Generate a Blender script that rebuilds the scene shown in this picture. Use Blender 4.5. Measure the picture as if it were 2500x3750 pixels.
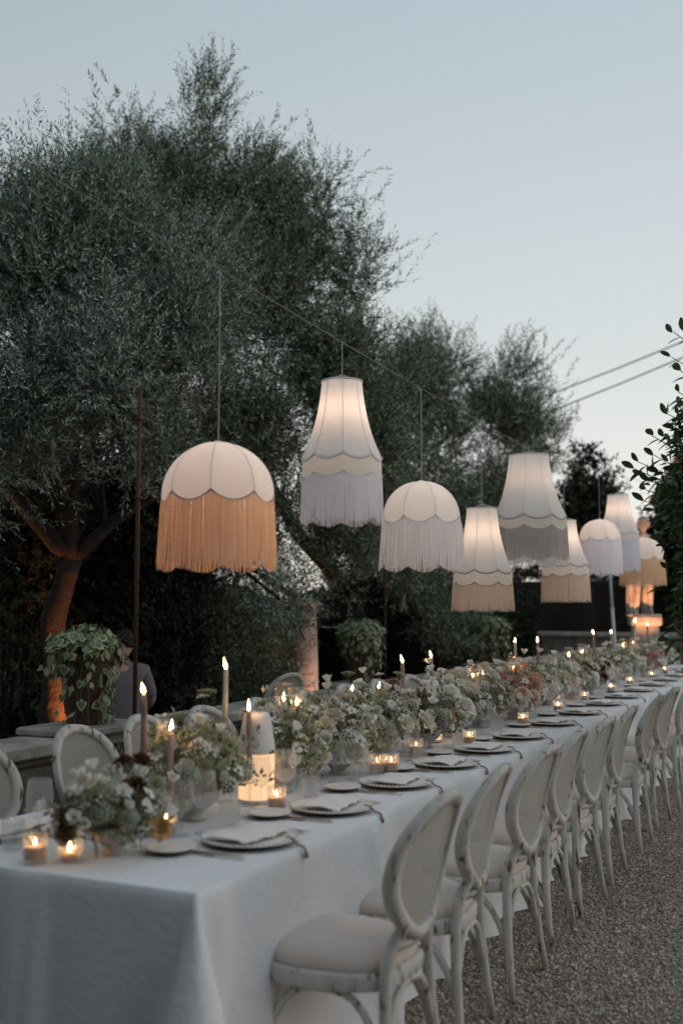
import bpy, math, random
import numpy as np
from mathutils import Vector, Matrix, Euler
R = math.radians
PI = math.pi
for o in list(bpy.data.objects):
    bpy.data.objects.remove(o)
sc = bpy.context.scene
col = sc.collection
rnd = random.Random(7)
rng = np.random.default_rng(11)

# ------------------------------------------------------------------ camera
F_PX, CAM_H = 3900.0, 1.55
YAW, PITCH = R(25.4442), R(5.1282)
cam_d = bpy.data.cameras.new('camera')
cam_d.sensor_fit = 'VERTICAL'
cam_d.sensor_height = 36.0
cam_d.lens = F_PX / 3750 * 36.0
cam_d.clip_start, cam_d.clip_end = 0.05, 3000
cam_d.dof.use_dof = True
cam_d.dof.focus_distance = 6.1
cam_d.dof.aperture_fstop = 1.55
cam = bpy.data.objects.new('camera', cam_d)
cam.location = (0, 0, CAM_H)
cam.rotation_euler = (PI / 2 + PITCH, 0, YAW)
col.objects.link(cam)
sc.camera = cam

# ------------------------------------------------------------------ sky (dusk, glow low on the right)
SUNSET = Vector((0.80, 0.60, 0)).normalized()
w = bpy.data.worlds.new('World')
sc.world = w
w.use_nodes = True
nt = w.node_tree
bg = nt.nodes['Background']
sky = nt.nodes.new('ShaderNodeTexSky')
sky.sky_type = 'NISHITA'
sky.sun_disc = False
sky.sun_elevation = R(2.0)
sky.sun_rotation = math.atan2(SUNSET.x, SUNSET.y)
tc = nt.nodes.new('ShaderNodeTexCoord')
sep = nt.nodes.new('ShaderNodeSeparateXYZ')
nt.links.new(tc.outputs['Generated'], sep.inputs[0])
ramp = nt.nodes.new('ShaderNodeValToRGB')
cr = ramp.color_ramp
stops = [(0.0, (.82, .79, .745)), (.10, (.75, .75, .73)), (.24, (.615, .65, .66)), (.50, (.445, .52, .57)), (1.0, (.38, .45, .51))]
cr.elements[0].position, cr.elements[0].color = stops[0][0], (*stops[0][1], 1)
cr.elements[1].position, cr.elements[1].color = stops[-1][0], (*stops[-1][1], 1)
for p, c in stops[1:-1]:
    e = cr.elements.new(p)
    e.color = (*c, 1)
nt.links.new(sep.outputs['Z'], ramp.inputs[0])
# brighter towards the set sun, dimmer on the opposite side
dot = nt.nodes.new('ShaderNodeVectorMath')
dot.operation = 'DOT_PRODUCT'
nt.links.new(tc.outputs['Generated'], dot.inputs[0])
dot.inputs[1].default_value = SUNSET
mr = nt.nodes.new('ShaderNodeMapRange')
mr.interpolation_type = 'SMOOTHSTEP'
mr.inputs['From Min'].default_value = -1.0
mr.inputs['From Max'].default_value = .45
mr.inputs['To Min'].default_value = .62
mr.inputs['To Max'].default_value = 1.03
nt.links.new(dot.outputs['Value'], mr.inputs['Value'])
mul = nt.nodes.new('ShaderNodeVectorMath')
mul.operation = 'SCALE'
nt.links.new(ramp.outputs['Color'], mul.inputs[0])
nt.links.new(mr.outputs['Result'], mul.inputs['Scale'])
nsc = nt.nodes.new('ShaderNodeVectorMath')
nsc.operation = 'SCALE'
nsc.inputs['Scale'].default_value = .05
nt.links.new(sky.outputs[0], nsc.inputs[0])
addn = nt.nodes.new('ShaderNodeVectorMath')
addn.operation = 'ADD'
nt.links.new(mul.outputs[0], addn.inputs[0])
nt.links.new(nsc.outputs[0], addn.inputs[1])
nt.links.new(addn.outputs[0], bg.inputs[0])
bg.inputs[1].default_value = 1.0

sun_d = bpy.data.lights.new('afterglow', 'SUN')
sun_d.energy = 0.22
sun_d.angle = R(40)
sun_d.color = (1.0, .93, .88)
sun = bpy.data.objects.new('afterglow', sun_d)
sd = Vector((SUNSET.x, SUNSET.y, math.tan(R(24)))).normalized()
sun.rotation_euler = sd.to_track_quat('Z', 'Y').to_euler()
col.objects.link(sun)

sc.view_settings.view_transform = 'Standard'
sc.view_settings.look = 'None'
sc.view_settings.exposure = 0.0
sc.view_settings.gamma = 1.0
sc.view_settings.use_curve_mapping = False
sc.render.engine = 'CYCLES'
cy = sc.cycles
cy.use_denoising = True
cy.max_bounces = 7
cy.diffuse_bounces = 4
cy.glossy_bounces = 3
cy.transmission_bounces = 5
cy.transparent_max_bounces = 24
cy.caustics_reflective = False
cy.caustics_refractive = False
cy.sample_clamp_indirect = 4.0

# pixel of the photograph (1568 wide copy) -> point on a plane of the place
S_ = 2500 / 1568
_F = Vector((-math.sin(YAW) * math.cos(PITCH), math.cos(YAW) * math.cos(PITCH), math.sin(PITCH)))
_R = Vector((math.cos(YAW), math.sin(YAW), 0))
_U = _R.cross(_F)
_C = Vector((0, 0, CAM_H))
def ray(x, y):
    return _F + _R * ((x * S_ - 1250) / F_PX) - _U * ((y * S_ - 1875) / F_PX)
def at_x(x, y, X):
    d = ray(x, y)
    return _C + d * (X / d.x)
def at_z(x, y, z):
    d = ray(x, y)
    return _C + d * ((z - CAM_H) / d.z)
def at_d(x, y, dep):
    return _C + ray(x, y) * dep
def depth(p):
    return (Vector(p) - _C).dot(_F)

# ------------------------------------------------------------------ materials
def mat(name, color=(.5, .5, .5), rough=.6, var=None, scale=8, bump=0, bscale=60, sheen=0, metallic=0, spec=.4, emis=None, estr=0, translucent=0, island=None, alpha=1, detail=3, trans=0, ior=1.45):
    m = bpy.data.materials.new(name)
    m.use_nodes = True
    t = m.node_tree
    b = t.nodes['Principled BSDF']
    out = t.nodes['Material Output']
    b.inputs['Base Color'].default_value = (*color, 1)
    b.inputs['Roughness'].default_value = rough
    b.inputs['Metallic'].default_value = metallic
    b.inputs['Specular IOR Level'].default_value = spec
    b.inputs['Alpha'].default_value = alpha
    b.inputs['Sheen Weight'].default_value = sheen
    b.inputs['Transmission Weight'].default_value = trans
    b.inputs['IOR'].default_value = ior
    if emis:
        b.inputs['Emission Color'].default_value = (*emis, 1)
        b.inputs['Emission Strength'].default_value = estr
    csock = None
    tco = t.nodes.new('ShaderNodeTexCoord')
    if island:
        g = t.nodes.new('ShaderNodeNewGeometry')
        r = t.nodes.new('ShaderNodeValToRGB')
        els = r.color_ramp.elements
        els[0].color = (*island[0], 1)
        els[1].color = (*island[-1], 1)
        for i, c in enumerate(island[1:-1]):
            e = els.new((i + 1) / (len(island) - 1))
            e.color = (*c, 1)
        t.links.new(g.outputs['Random Per Island'], r.inputs[0])
        csock = r.outputs[0]
        t.links.new(csock, b.inputs['Base Color'])
    elif var:
        n = t.nodes.new('ShaderNodeTexNoise')
        n.inputs['Scale'].default_value = scale
        n.inputs['Detail'].default_value = detail
        t.links.new(tco.outputs['Object'], n.inputs['Vector'])
        r = t.nodes.new('ShaderNodeValToRGB')
        r.color_ramp.elements[0].position = .35
        r.color_ramp.elements[1].position = .65
        r.color_ramp.elements[0].color = (*color, 1)
        r.color_ramp.elements[1].color = (*var, 1)
        t.links.new(n.outputs['Fac'], r.inputs[0])
        csock = r.outputs[0]
        t.links.new(csock, b.inputs['Base Color'])
    if bump:
        n2 = t.nodes.new('ShaderNodeTexNoise')
        n2.inputs['Scale'].default_value = bscale
        n2.inputs['Detail'].default_value = 4
        t.links.new(tco.outputs['Object'], n2.inputs['Vector'])
        bp = t.nodes.new('ShaderNodeBump')
        bp.inputs['Strength'].default_value = bump
        bp.inputs['Distance'].default_value = .01
        t.links.new(n2.outputs['Fac'], bp.inputs['Height'])
        t.links.new(bp.outputs[0], b.inputs['Normal'])
    if translucent:
        tr = t.nodes.new('ShaderNodeBsdfTranslucent')
        tr.inputs[0].default_value = (*color, 1)
        if csock:
            t.links.new(csock, tr.inputs[0])
        mx = t.nodes.new('ShaderNodeMixShader')
        mx.inputs[0].default_value = translucent
        t.links.new(b.outputs[0], mx.inputs[1])
        t.links.new(tr.outputs[0], mx.inputs[2])
        t.links.new(mx.outputs[0], out.inputs[0])
    return m

def thin_glass(name, tint=(.97, .98, .98), rough=.05, base=.06, ribs=0):
    m = bpy.data.materials.new(name)
    m.use_nodes = True
    t = m.node_tree
    t.nodes.remove(t.nodes['Principled BSDF'])
    out = t.nodes['Material Output']
    tr = t.nodes.new('ShaderNodeBsdfTransparent')
    tr.inputs[0].default_value = (*tint, 1)
    gl = t.nodes.new('ShaderNodeBsdfGlossy')
    gl.inputs['Roughness'].default_value = rough
    gl.inputs[0].default_value = (.95, .96, .97, 1)
    df = t.nodes.new('ShaderNodeBsdfTranslucent')
    df.inputs[0].default_value = (.9, .9, .9, 1)
    fc = t.nodes.new('ShaderNodeLayerWeight')
    fc.inputs[0].default_value = .35
    pw = t.nodes.new('ShaderNodeMath')
    pw.operation = 'POWER'
    pw.inputs[1].default_value = 2.0
    t.links.new(fc.outputs['Facing'], pw.inputs[0])
    lw = t.nodes.new('ShaderNodeMapRange')
    lw.inputs['To Min'].default_value = .04
    lw.inputs['To Max'].default_value = .55
    t.links.new(pw.outputs[0], lw.inputs['Value'])
    m1 = t.nodes.new('ShaderNodeMixShader')
    t.links.new(lw.outputs[0], m1.inputs[0])
    t.links.new(tr.outputs[0], m1.inputs[1])
    t.links.new(gl.outputs[0], m1.inputs[2])
    m2 = t.nodes.new('ShaderNodeMixShader')
    m2.inputs[0].default_value = base
    t.links.new(m1.outputs[0], m2.inputs[1])
    t.links.new(df.outputs[0], m2.inputs[2])
    t.links.new(m2.outputs[0], out.inputs[0])
    return m

def paint_material():
    """weathered off-white paint, brown wood showing where it has rubbed through"""
    m = mat('weathered_paint', (.50, .49, .43), .55, spec=.35)
    t = m.node_tree
    b = t.nodes['Principled BSDF']
    tco = t.nodes.new('ShaderNodeTexCoord')
    mp = t.nodes.new('ShaderNodeMapping')
    mp.inputs['Scale'].default_value = (30, 30, 7)
    oi = t.nodes.new('ShaderNodeObjectInfo')
    ad = t.nodes.new('ShaderNodeVectorMath')
    ad.operation = 'ADD'
    t.links.new(tco.outputs['Object'], ad.inputs[0])
    t.links.new(oi.outputs['Random'], ad.inputs[1])
    t.links.new(ad.outputs[0], mp.inputs[0])
    n = t.nodes.new('ShaderNodeTexNoise')
    n.inputs['Scale'].default_value = 1.0
    n.inputs['Detail'].default_value = 6
    n.inputs['Roughness'].default_value = .62
    t.links.new(mp.outputs[0], n.inputs['Vector'])
    r = t.nodes.new('ShaderNodeValToRGB')
    e = r.color_ramp.elements
    e[0].position, e[0].color = .375, (.15, .10, .075, 1)
    e[1].position, e[1].color = .415, (.50, .49, .445, 1)
    e2 = e.new(.62)
    e2.color = (.60, .59, .545, 1)
    t.links.new(n.outputs['Fac'], r.inputs[0])
    t.links.new(r.outputs[0], b.inputs['Base Color'])
    bp = t.nodes.new('ShaderNodeBump')
    bp.inputs['Strength'].default_value = .15
    bp.inputs['Distance'].default_value = .004
    t.links.new(n.outputs['Fac'], bp.inputs['Height'])
    t.links.new(bp.outputs[0], b.inputs['Normal'])
    return m

def weave_material(name, c1, c2, scale, open_=0.0):
    m = mat(name, c1, .7, spec=.25)
    t = m.node_tree
    b = t.nodes['Principled BSDF']
    out = t.nodes['Material Output']
    tco = t.nodes.new('ShaderNodeTexCoord')
    ws = []
    for d in ('Y', 'Z'):
        wv = t.nodes.new('ShaderNodeTexWave')
        wv.bands_direction = d
        wv.inputs['Scale'].default_value = scale
        wv.inputs['Distortion'].default_value = .3
        t.links.new(tco.outputs['Object'], wv.inputs['Vector'])
        ws.append(wv)
    mx = t.nodes.new('ShaderNodeMath')
    mx.operation = 'MAXIMUM'
    t.links.new(ws[0].outputs['Fac'], mx.inputs[0])
    t.links.new(ws[1].outputs['Fac'], mx.inputs[1])
    r = t.nodes.new('ShaderNodeValToRGB')
    r.color_ramp.elements[0].position = .25
    r.color_ramp.elements[0].color = (*c2, 1)
    r.color_ramp.elements[1].position = .6
    r.color_ramp.elements[1].color = (*c1, 1)
    t.links.new(mx.outputs[0], r.inputs[0])
    t.links.new(r.outputs[0], b.inputs['Base Color'])
    bp = t.nodes.new('ShaderNodeBump')
    bp.inputs['Strength'].default_value = .5
    bp.inputs['Distance'].default_value = .002
    t.links.new(mx.outputs[0], bp.inputs['Height'])
    t.links.new(bp.outputs[0], b.inputs['Normal'])
    tr = t.nodes.new('ShaderNodeBsdfTranslucent')
    tr.inputs[0].default_value = (*c1, 1)
    ms = t.nodes.new('ShaderNodeMixShader')
    ms.inputs[0].default_value = .3
    t.links.new(b.outputs[0], ms.inputs[1])
    t.links.new(tr.outputs[0], ms.inputs[2])
    tp = t.nodes.new('ShaderNodeBsdfTransparent')
    hole = t.nodes.new('ShaderNodeMapRange')
    hole.inputs['From Min'].default_value = .15
    hole.inputs['From Max'].default_value = .55
    hole.inputs['To Min'].default_value = .75
    hole.inputs['To Max'].default_value = 0
    t.links.new(mx.outputs[0], hole.inputs['Value'])
    mt = t.nodes.new('ShaderNodeMixShader')
    t.links.new(hole.outputs[0], mt.inputs[0])
    t.links.new(ms.outputs[0], mt.inputs[1])
    t.links.new(tp.outputs[0], mt.inputs[2])
    t.links.new(mt.outputs[0], out.inputs[0])
    return m

M = {}
M['cloth'] = mat('white_linen', (.78, .79, .81), .85, var=(.82, .83, .85), scale=3, bump=.35, bscale=38, sheen=.2, spec=.1)
M['wood'] = mat('table_wood', (.16, .10, .06), .6, var=(.11, .07, .045), scale=12)
M['paint'] = paint_material()
M['cane'] = weave_material('cane_weave', (.50, .485, .435), (.24, .22, .185), 42)
M['cushion'] = mat('beige_cushion', (.70, .60, .54), .85, var=(.65, .555, .50), scale=9, bump=.15, bscale=300, sheen=.3, spec=.1)
M['plate'] = mat('cream_stoneware', (.76, .715, .66), .65, var=(.82, .78, .73), scale=14, spec=.12)
M['plate_under'] = mat('shade_brown_stoneware', (.10, .055, .045), .6, spec=.3)  # unglazed brown underside, its dark colour also stands for the shadow gap
M['napkin'] = mat('ivory_napkin', (.82, .80, .755), .85, bump=.15, bscale=250, sheen=.2, spec=.1)
M['ribbon'] = mat('tan_ribbon', (.36, .28, .21), .8, var=(.28, .21, .15), scale=60)
M['steel'] = mat('gold_steel', (.62, .53, .42), .25, metallic=1)
M['glass'] = thin_glass('clear_glass', base=.05)
M['ribglass'] = thin_glass('ribbed_glass', rough=.10, base=.17)
M['smoke'] = thin_glass('smoked_ribbed_glass', tint=(.78, .74, .74), rough=.15, base=.10)
M['wax_white'] = mat('white_wax', (.70, .64, .56), .5, spec=.3, translucent=.25)
M['wax_taupe'] = mat('taupe_wax', (.42, .29, .24), .5, spec=.3, translucent=.2)
M['wax_rose'] = mat('rose_wax', (.56, .38, .32), .5, spec=.3, translucent=.2)
M['wick'] = mat('wick', (.02, .018, .015), .9)
M['flame'] = mat('candle_flame', (0, 0, 0), 1, emis=(1.0, .52, .20), estr=75)
M['votive_wax'] = mat('votive_wax', (.72, .55, .40), .5, spec=.3, translucent=.4)
M['bowl'] = mat('grey_stoneware', (.42, .385, .37), .55, var=(.47, .435, .42), scale=20, bump=.2, bscale=40)
M['lamp_metal'] = mat('matt_white_metal', (.66, .65, .645), .5)
M['lamp_glow'] = mat('lit_ribbed_diffuser', (.8, .6, .4), .5, emis=(1.0, .60, .32), estr=.85)
M['shade'] = mat('shade_linen', (.88, .88, .875), .9, bump=.12, bscale=320, spec=.05, translucent=.38)
M['band'] = mat('shade_band_linen', (.86, .83, .78), .9, bump=.12, bscale=320, spec=.05, translucent=.42)
M['piping'] = mat('pale_blue_piping', (.80, .81, .83), .8, translucent=.5)
M['piping_lilac'] = mat('lilac_piping', (.68, .68, .77), .8, translucent=.3)
M['piping_brown'] = mat('taupe_piping', (.46, .41, .38), .8, translucent=.3)
M['bulb'] = mat('lit_bulb', (1, .8, .6), .3, emis=(1.0, .68, .48), estr=7.5)
M['cord'] = mat('lamp_cord', (.50, .48, .45), .7)
M['iron'] = mat('rusty_iron', (.055, .034, .027), .7, var=(.10, .045, .028), scale=30, spec=.3, bump=.3, bscale=120)
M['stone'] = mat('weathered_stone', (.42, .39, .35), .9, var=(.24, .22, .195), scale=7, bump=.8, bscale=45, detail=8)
M['stone_dark'] = mat('dark_stone', (.22, .19, .16), .9, var=(.12, .105, .085), scale=6, bump=.8, bscale=40, detail=8)  # darker stone for wall bodies and moulding
M['terracotta'] = mat('shade_dark_terracotta', (.10, .055, .04), .85, var=(.07, .042, .032), scale=10)  # pot colour darkened for the shade it stands in
M['marble'] = mat('weathered_marble', (.46, .43, .40), .8, var=(.28, .265, .25), scale=5, bump=.3, bscale=30, detail=6)
M['bark'] = mat('olive_bark', (.036, .027, .021), .95, var=(.020, .016, .013), scale=14, bump=1.0, bscale=26, detail=8)
M['olive'] = mat('olive_leaf', (.05, .06, .04), .5, spec=.35, island=[(.036, .050, .026), (.075, .10, .055), (.16, .205, .135), (.35, .43, .36), (.50, .58, .53)], translucent=.12)
M['olive_dark'] = mat('olive_leaf_dark', (.03, .038, .025), .55, spec=.3, island=[(.034, .048, .022), (.068, .092, .045), (.13, .168, .095), (.26, .325, .23), (.40, .475, .38)], translucent=.1)
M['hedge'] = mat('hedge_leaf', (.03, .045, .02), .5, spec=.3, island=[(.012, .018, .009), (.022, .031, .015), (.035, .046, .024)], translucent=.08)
M['laurel'] = mat('laurel_leaf', (.04, .075, .025), .35, spec=.5, island=[(.045, .08, .03), (.07, .12, .045), (.11, .17, .07)], translucent=.2)
M['ivy'] = mat('ivy_leaf_green', (.13, .18, .085), .45, var=(.19, .24, .12), scale=40, spec=.35, translucent=.15)
M['ivy_edge'] = mat('ivy_leaf_cream_margin', (.46, .48, .32), .5, spec=.3, translucent=.15)
M['ivy_stuff'] = mat('ivy_leaf_mixed', (.1, .13, .07), .5, spec=.3, island=[(.09, .13, .055), (.15, .20, .095), (.23, .28, .15), (.38, .40, .27)], translucent=.15)
M['stem'] = mat('green_stem', (.10, .14, .06), .6)
M['foliage'] = mat('bouquet_foliage', (.1, .13, .07), .6, spec=.3, island=[(.11, .13, .07), (.21, .235, .125), (.33, .35, .21), (.46, .46, .33), (.36, .29, .20)], translucent=.2)
M['foliage_dark'] = mat('bouquet_foliage_dark', (.06, .08, .05), .6, spec=.3, island=[(.07, .09, .05), (.15, .175, .11), (.25, .275, .19), (.18, .115, .085)], translucent=.2)
for n_, c_ in dict(white=(.86, .86, .81), cream=(.80, .74, .62), blush=(.72, .48, .38), peach=(.78, .56, .45), pink=(.66, .42, .40), burgundy=(.15, .04, .04), rust=(.105, .045, .03), orange=(.62, .40, .16), green=(.48, .52, .32), sage=(.42, .46, .37), yellow=(.72, .62, .35)).items():
    M['petal_' + n_] = mat('petal_' + n_, c_, .65, spec=.2, translucent=.3)
M['centre'] = mat('flower_centre', (.35, .26, .06), .8, var=(.20, .14, .03), scale=200)
M['centre_dark'] = mat('flower_centre_dark', (.05, .045, .02), .8)
M['gravel'] = mat('gravel_stones', (.2, .18, .16), .9, spec=.2, island=[(.17, .125, .10), (.37, .30, .245), (.54, .46, .385), (.72, .64, .555)])
M['skin'] = mat('skin', (.45, .29, .22), .55)
M['shirt'] = mat('grey_shirt', (.17, .155, .17), .85, bump=.3, bscale=60)
M['dark_shirt'] = mat('dark_shirt', (.035, .033, .035), .85)
M['trousers'] = mat('dark_trousers', (.03, .03, .035), .85)
M['hair'] = mat('dark_hair', (.018, .013, .01), .6, bump=.6, bscale=90)
M['hair_grey'] = mat('grey_hair', (.35, .34, .33), .6, bump=.6, bscale=90)
M['render_white'] = mat('white_render', (.55, .53, .49), .9, var=(.48, .45, .41), scale=2)
M['render_ochre'] = mat('ochre_render', (.42, .28, .17), .9, var=(.36, .23, .14), scale=2)
M['render_dark'] = mat('dark_ivy_brown_render', (.15, .115, .09), .9, var=(.10, .08, .065), scale=2)
M['roof'] = mat('terracotta_tile', (.34, .11, .06), .85, var=(.22, .085, .05), scale=9)
M['roof_brown'] = mat('brown_tile', (.17, .115, .085), .9, var=(.12, .08, .06), scale=5)
M['pane'] = mat('window_pane', (.03, .04, .05), .1, spec=.6)
M['wire_dark'] = mat('dark_wire', (.26, .25, .23), .7)
M['cable'] = mat('grey_cable', (.62, .64, .66), .6)
M['pole_white'] = mat('white_pole', (.55, .56, .57), .5)
M['spot_body'] = mat('black_metal', (.02, .02, .02), .5)
M['spot_lens'] = mat('spot_lens', (.8, .4, .2), .3, emis=(1, .36, .1), estr=8)
M['card'] = mat('paper_card', (.70, .68, .64), .8)
M['grass'] = mat('rough_grass', (.05, .07, .03), .95, var=(.09, .085, .05), scale=1.3)

def ground_material():
    m = mat('gravel_ground', (.17, .15, .13), .95, spec=.15)
    t = m.node_tree
    b = t.nodes['Principled BSDF']
    tco = t.nodes.new('ShaderNodeTexCoord')
    v = t.nodes.new('ShaderNodeTexVoronoi')
    v.inputs['Scale'].default_value = 75
    n = t.nodes.new('ShaderNodeTexNoise')
    n.inputs['Scale'].default_value = 1.1
    n.inputs['Detail'].default_value = 5
    t.links.new(tco.outputs['Object'], v.inputs['Vector'])
    t.links.new(tco.outputs['Object'], n.inputs['Vector'])
    r = t.nodes.new('ShaderNodeValToRGB')
    e = r.color_ramp.elements
    e[0].color, e[1].color = (.18, .145, .12, 1), (.60, .53, .47, 1)
    t.links.new(v.outputs['Color'], r.inputs[0])
    r2 = t.nodes.new('ShaderNodeValToRGB')
    r2.color_ramp.elements[0].position = .35
    r2.color_ramp.elements[1].position = .68
    r2.color_ramp.elements[0].color = (.62, .60, .58, 1)
    r2.color_ramp.elements[1].color = (1, 1, 1, 1)
    t.links.new(n.outputs['Fac'], r2.inputs[0])
    mx = t.nodes.new('ShaderNodeMix')
    mx.data_type = 'RGBA'
    mx.blend_type = 'MULTIPLY'
    mx.inputs[0].default_value = 1
    t.links.new(r.outputs[0], mx.inputs[6])
    t.links.new(r2.outputs[0], mx.inputs[7])
    t.links.new(mx.outputs[2], b.inputs['Base Color'])
    bp = t.nodes.new('ShaderNodeBump')
    bp.inputs['Strength'].default_value = .9
    bp.inputs['Distance'].default_value = .012
    bp.invert = True
    t.links.new(v.outputs['Distance'], bp.inputs['Height'])
    t.links.new(bp.outputs[0], b.inputs['Normal'])
    return m
M['ground'] = ground_material()

# ------------------------------------------------------------------ mesh helpers
class MB:
    def __init__(s):
        s.v, s.f, s.m = [], [], []
    def add(s, vs, fs, mi=0):
        o = len(s.v)
        s.v += [tuple(p) for p in vs]
        s.f += [tuple(i + o for i in f) for f in fs]
        s.m += [mi] * len(fs)
        return s
    def merge(s, other, mx=None, mi=None):
        vs = [mx @ Vector(p) for p in other.v] if mx else other.v
        o = len(s.v)
        s.v += [tuple(p) for p in vs]
        s.f += [tuple(i + o for i in f) for f in other.f]
        s.m += other.m if mi is None else [mi] * len(other.f)
        return s
    def box(s, x0, x1, y0, y1, z0, z1, mi=0, bev=0):
        if bev <= 0:
            vs = [(x, y, z) for z in (z0, z1) for y in (y0, y1) for x in (x0, x1)]
            return s.add(vs, [(0, 2, 3, 1), (4, 5, 7, 6), (0, 1, 5, 4), (2, 6, 7, 3), (0, 4, 6, 2), (1, 3, 7, 5)], mi)
        rings = []
        for z, i in ((z0, bev), (z0 + bev, 0), (z1 - bev, 0), (z1, bev)):
            a, b, c, d = x0 + i, x1 - i, y0 + i, y1 - i
            k = bev
            rings.append([(a + k, c, z), (b - k, c, z), (b, c + k, z), (b, d - k, z), (b - k, d, z), (a + k, d, z), (a, d - k, z), (a, c + k, z)])
        return s.loft(rings, mi, True, True)
    def loft(s, rings, mi=0, cap0=False, cap1=False, closed=True):
        n = len(rings[0])
        vs = [p for r in rings for p in r]
        fs = []
        for i in range(len(rings) - 1):
            for j in range(n if closed else n - 1):
                k = (j + 1) % n
                fs.append((i * n + j, i * n + k, (i + 1) * n + k, (i + 1) * n + j))
        if cap0:
            fs.append(tuple(range(n - 1, -1, -1)))
        if cap1:
            fs.append(tuple((len(rings) - 1) * n + j for j in range(n)))
        return s.add(vs, fs, mi)
    def lathe(s, prof, seg=24, mi=0, rib=0, ribn=0, cap=False, c=(0, 0)):
        rings = []
        for r, z in prof:
            ring = []
            for k in range(seg):
                a = 2 * PI * k / seg
                rr = r * (1 + (rib * (1 if k % 2 else -1) if ribn else 0))
                ring.append((c[0] + rr * math.cos(a), c[1] + rr * math.sin(a), z))
            rings.append(ring)
        return s.loft(rings, mi, cap, cap)
    def tube(s, pts, rad, seg=6, mi=0, cap=True, closed=False, flat=1.0):
        pts = [Vector(p) for p in pts]
        n = len(pts)
        rads = rad if isinstance(rad, (list, tuple)) else [rad] * n
        rings = []
        up = None
        for i, p in enumerate(pts):
            if closed:
                t = pts[(i + 1) % n] - pts[i - 1]
            else:
                t = pts[min(i + 1, n - 1)] - pts[max(i - 1, 0)]
            t = t.normalized() if t.length > 1e-9 else Vector((0, 0, 1))
            if up is None:
                up = Vector((1, 0, 0)) if abs(t.x) < .8 else Vector((0, 1, 0))
            a = (up - t * up.dot(t)).normalized()
            up = a
            b = t.cross(a)
            rings.append([p + (a * math.cos(2 * PI * k / seg) * flat + b * math.sin(2 * PI * k / seg)) * rads[i] for k in range(seg)])
        if closed:
            rings.append(rings[0])
            return s.loft(rings, mi)
        return s.loft(rings, mi, cap, cap)
    def ico(s, c, r, mi=0, seg=10, rows=6, sq=1.0):
        prof = [(r * math.sin(PI * i / rows), -r * sq * math.cos(PI * i / rows)) for i in range(rows + 1)]
        o = MB().lathe([(max(a, 1e-4), b) for a, b in prof], seg)
        return s.merge(o, Matrix.Translation(c), mi)
    def mesh(s, name, mats, smooth=True):
        me = bpy.data.meshes.new(name)
        me.from_pydata(s.v, [], s.f)
        for m_ in (mats if isinstance(mats, (list, tuple)) else [mats]):
            me.materials.append(m_)
        me.polygons.foreach_set('material_index', s.m)
        if smooth:
            me.polygons.foreach_set('use_smooth', [True] * len(s.f))
        me.update()
        return me
    def build(s, name, mats, parent=None, smooth=True, loc=None):
        return link(name, s.mesh(name, mats, smooth), parent, loc)

def link(name, data, parent=None, loc=None, rot=None, scale=None, mx=None):
    o = bpy.data.objects.new(name, data)
    col.objects.link(o)
    if parent:
        o.parent = parent
    if mx is not None:
        o.matrix_local = mx
    if loc is not None:
        o.location = loc
    if rot is not None:
        o.rotation_euler = rot
    if scale is not None:
        o.scale = scale if hasattr(scale, '__len__') else (scale,) * 3
    return o
def tag(o, label, cat, group=None):
    o['label'] = label
    o['category'] = cat
    if group:
        o['group'] = group
    return o
def thing(name, label, cat, loc=(0, 0, 0), rz=0, group=None):
    o = link(name, None, None, loc, (0, 0, rz))
    o.empty_display_size = .1
    return tag(o, label, cat, group)
def structure(o):
    o['kind'] = 'structure'
    return o
def stuff(o):
    o['kind'] = 'stuff'
    return o
def np_mesh(name, v, quads, material, smooth=False):
    me = bpy.data.meshes.new(name)
    v = np.ascontiguousarray(v, np.float32)
    q = np.ascontiguousarray(quads, np.int32)
    k = q.shape[1]
    me.vertices.add(len(v))
    me.vertices.foreach_set('co', v.ravel())
    me.loops.add(q.size)
    me.loops.foreach_set('vertex_index', q.ravel())
    me.polygons.add(len(q))
    me.polygons.foreach_set('loop_start', np.arange(0, q.size, k, dtype=np.int32))
    me.materials.append(material)
    if smooth:
        me.polygons.foreach_set('use_smooth', np.ones(len(q), bool))
    me.update(calc_edges=True)
    me.validate()
    return me
ORD = ['first', 'second', 'third', 'fourth', 'fifth', 'sixth', 'seventh', 'eighth', 'ninth', 'tenth', 'eleventh', 'twelfth', 'thirteenth', 'fourteenth', 'fifteenth', 'sixteenth', 'seventeenth', 'eighteenth', 'nineteenth', 'twentieth', 'twenty-first', 'twenty-second']
def unit(a):
    return a / np.maximum(np.linalg.norm(a, axis=-1, keepdims=True), 1e-9)

# ------------------------------------------------------------------ ground and terrain
def terrain():
    xs = np.concatenate([np.array([-900, -600, -350, -200, -120, -70, -45, -32, -24, -19, -15, -12.5, -11, -9, -7]), np.linspace(-5, 6, 12), np.array([10, 18, 30, 60, 120, 300, 600, 900])])
    ys = np.concatenate([np.array([-900, -300, -100, -40, -15, -6]), np.linspace(-3, 30, 34), np.array([36, 45, 60, 90, 140, 220, 400, 650, 900])])
    X, Y = np.meshgrid(xs, ys)
    drop = np.clip((-X - 10.5) / 30, 0, 1)
    Z = -9 * drop * drop * (3 - 2 * drop)
    back = np.clip((Y - 32) / 60, 0, 1)
    Z = np.minimum(Z, -6 * back * back * (3 - 2 * back))
    v = np.stack([X, Y, Z], -1).reshape(-1, 3)
    nx, ny = len(xs), len(ys)
    i = np.arange(nx - 1)[None, :] + np.arange(ny - 1)[:, None] * nx
    q = np.stack([i, i + 1, i + 1 + nx, i + nx], -1).reshape(-1, 4)
    return structure(link('ground', np_mesh('ground', v, q, M['ground'], True)))
terrain()
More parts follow.
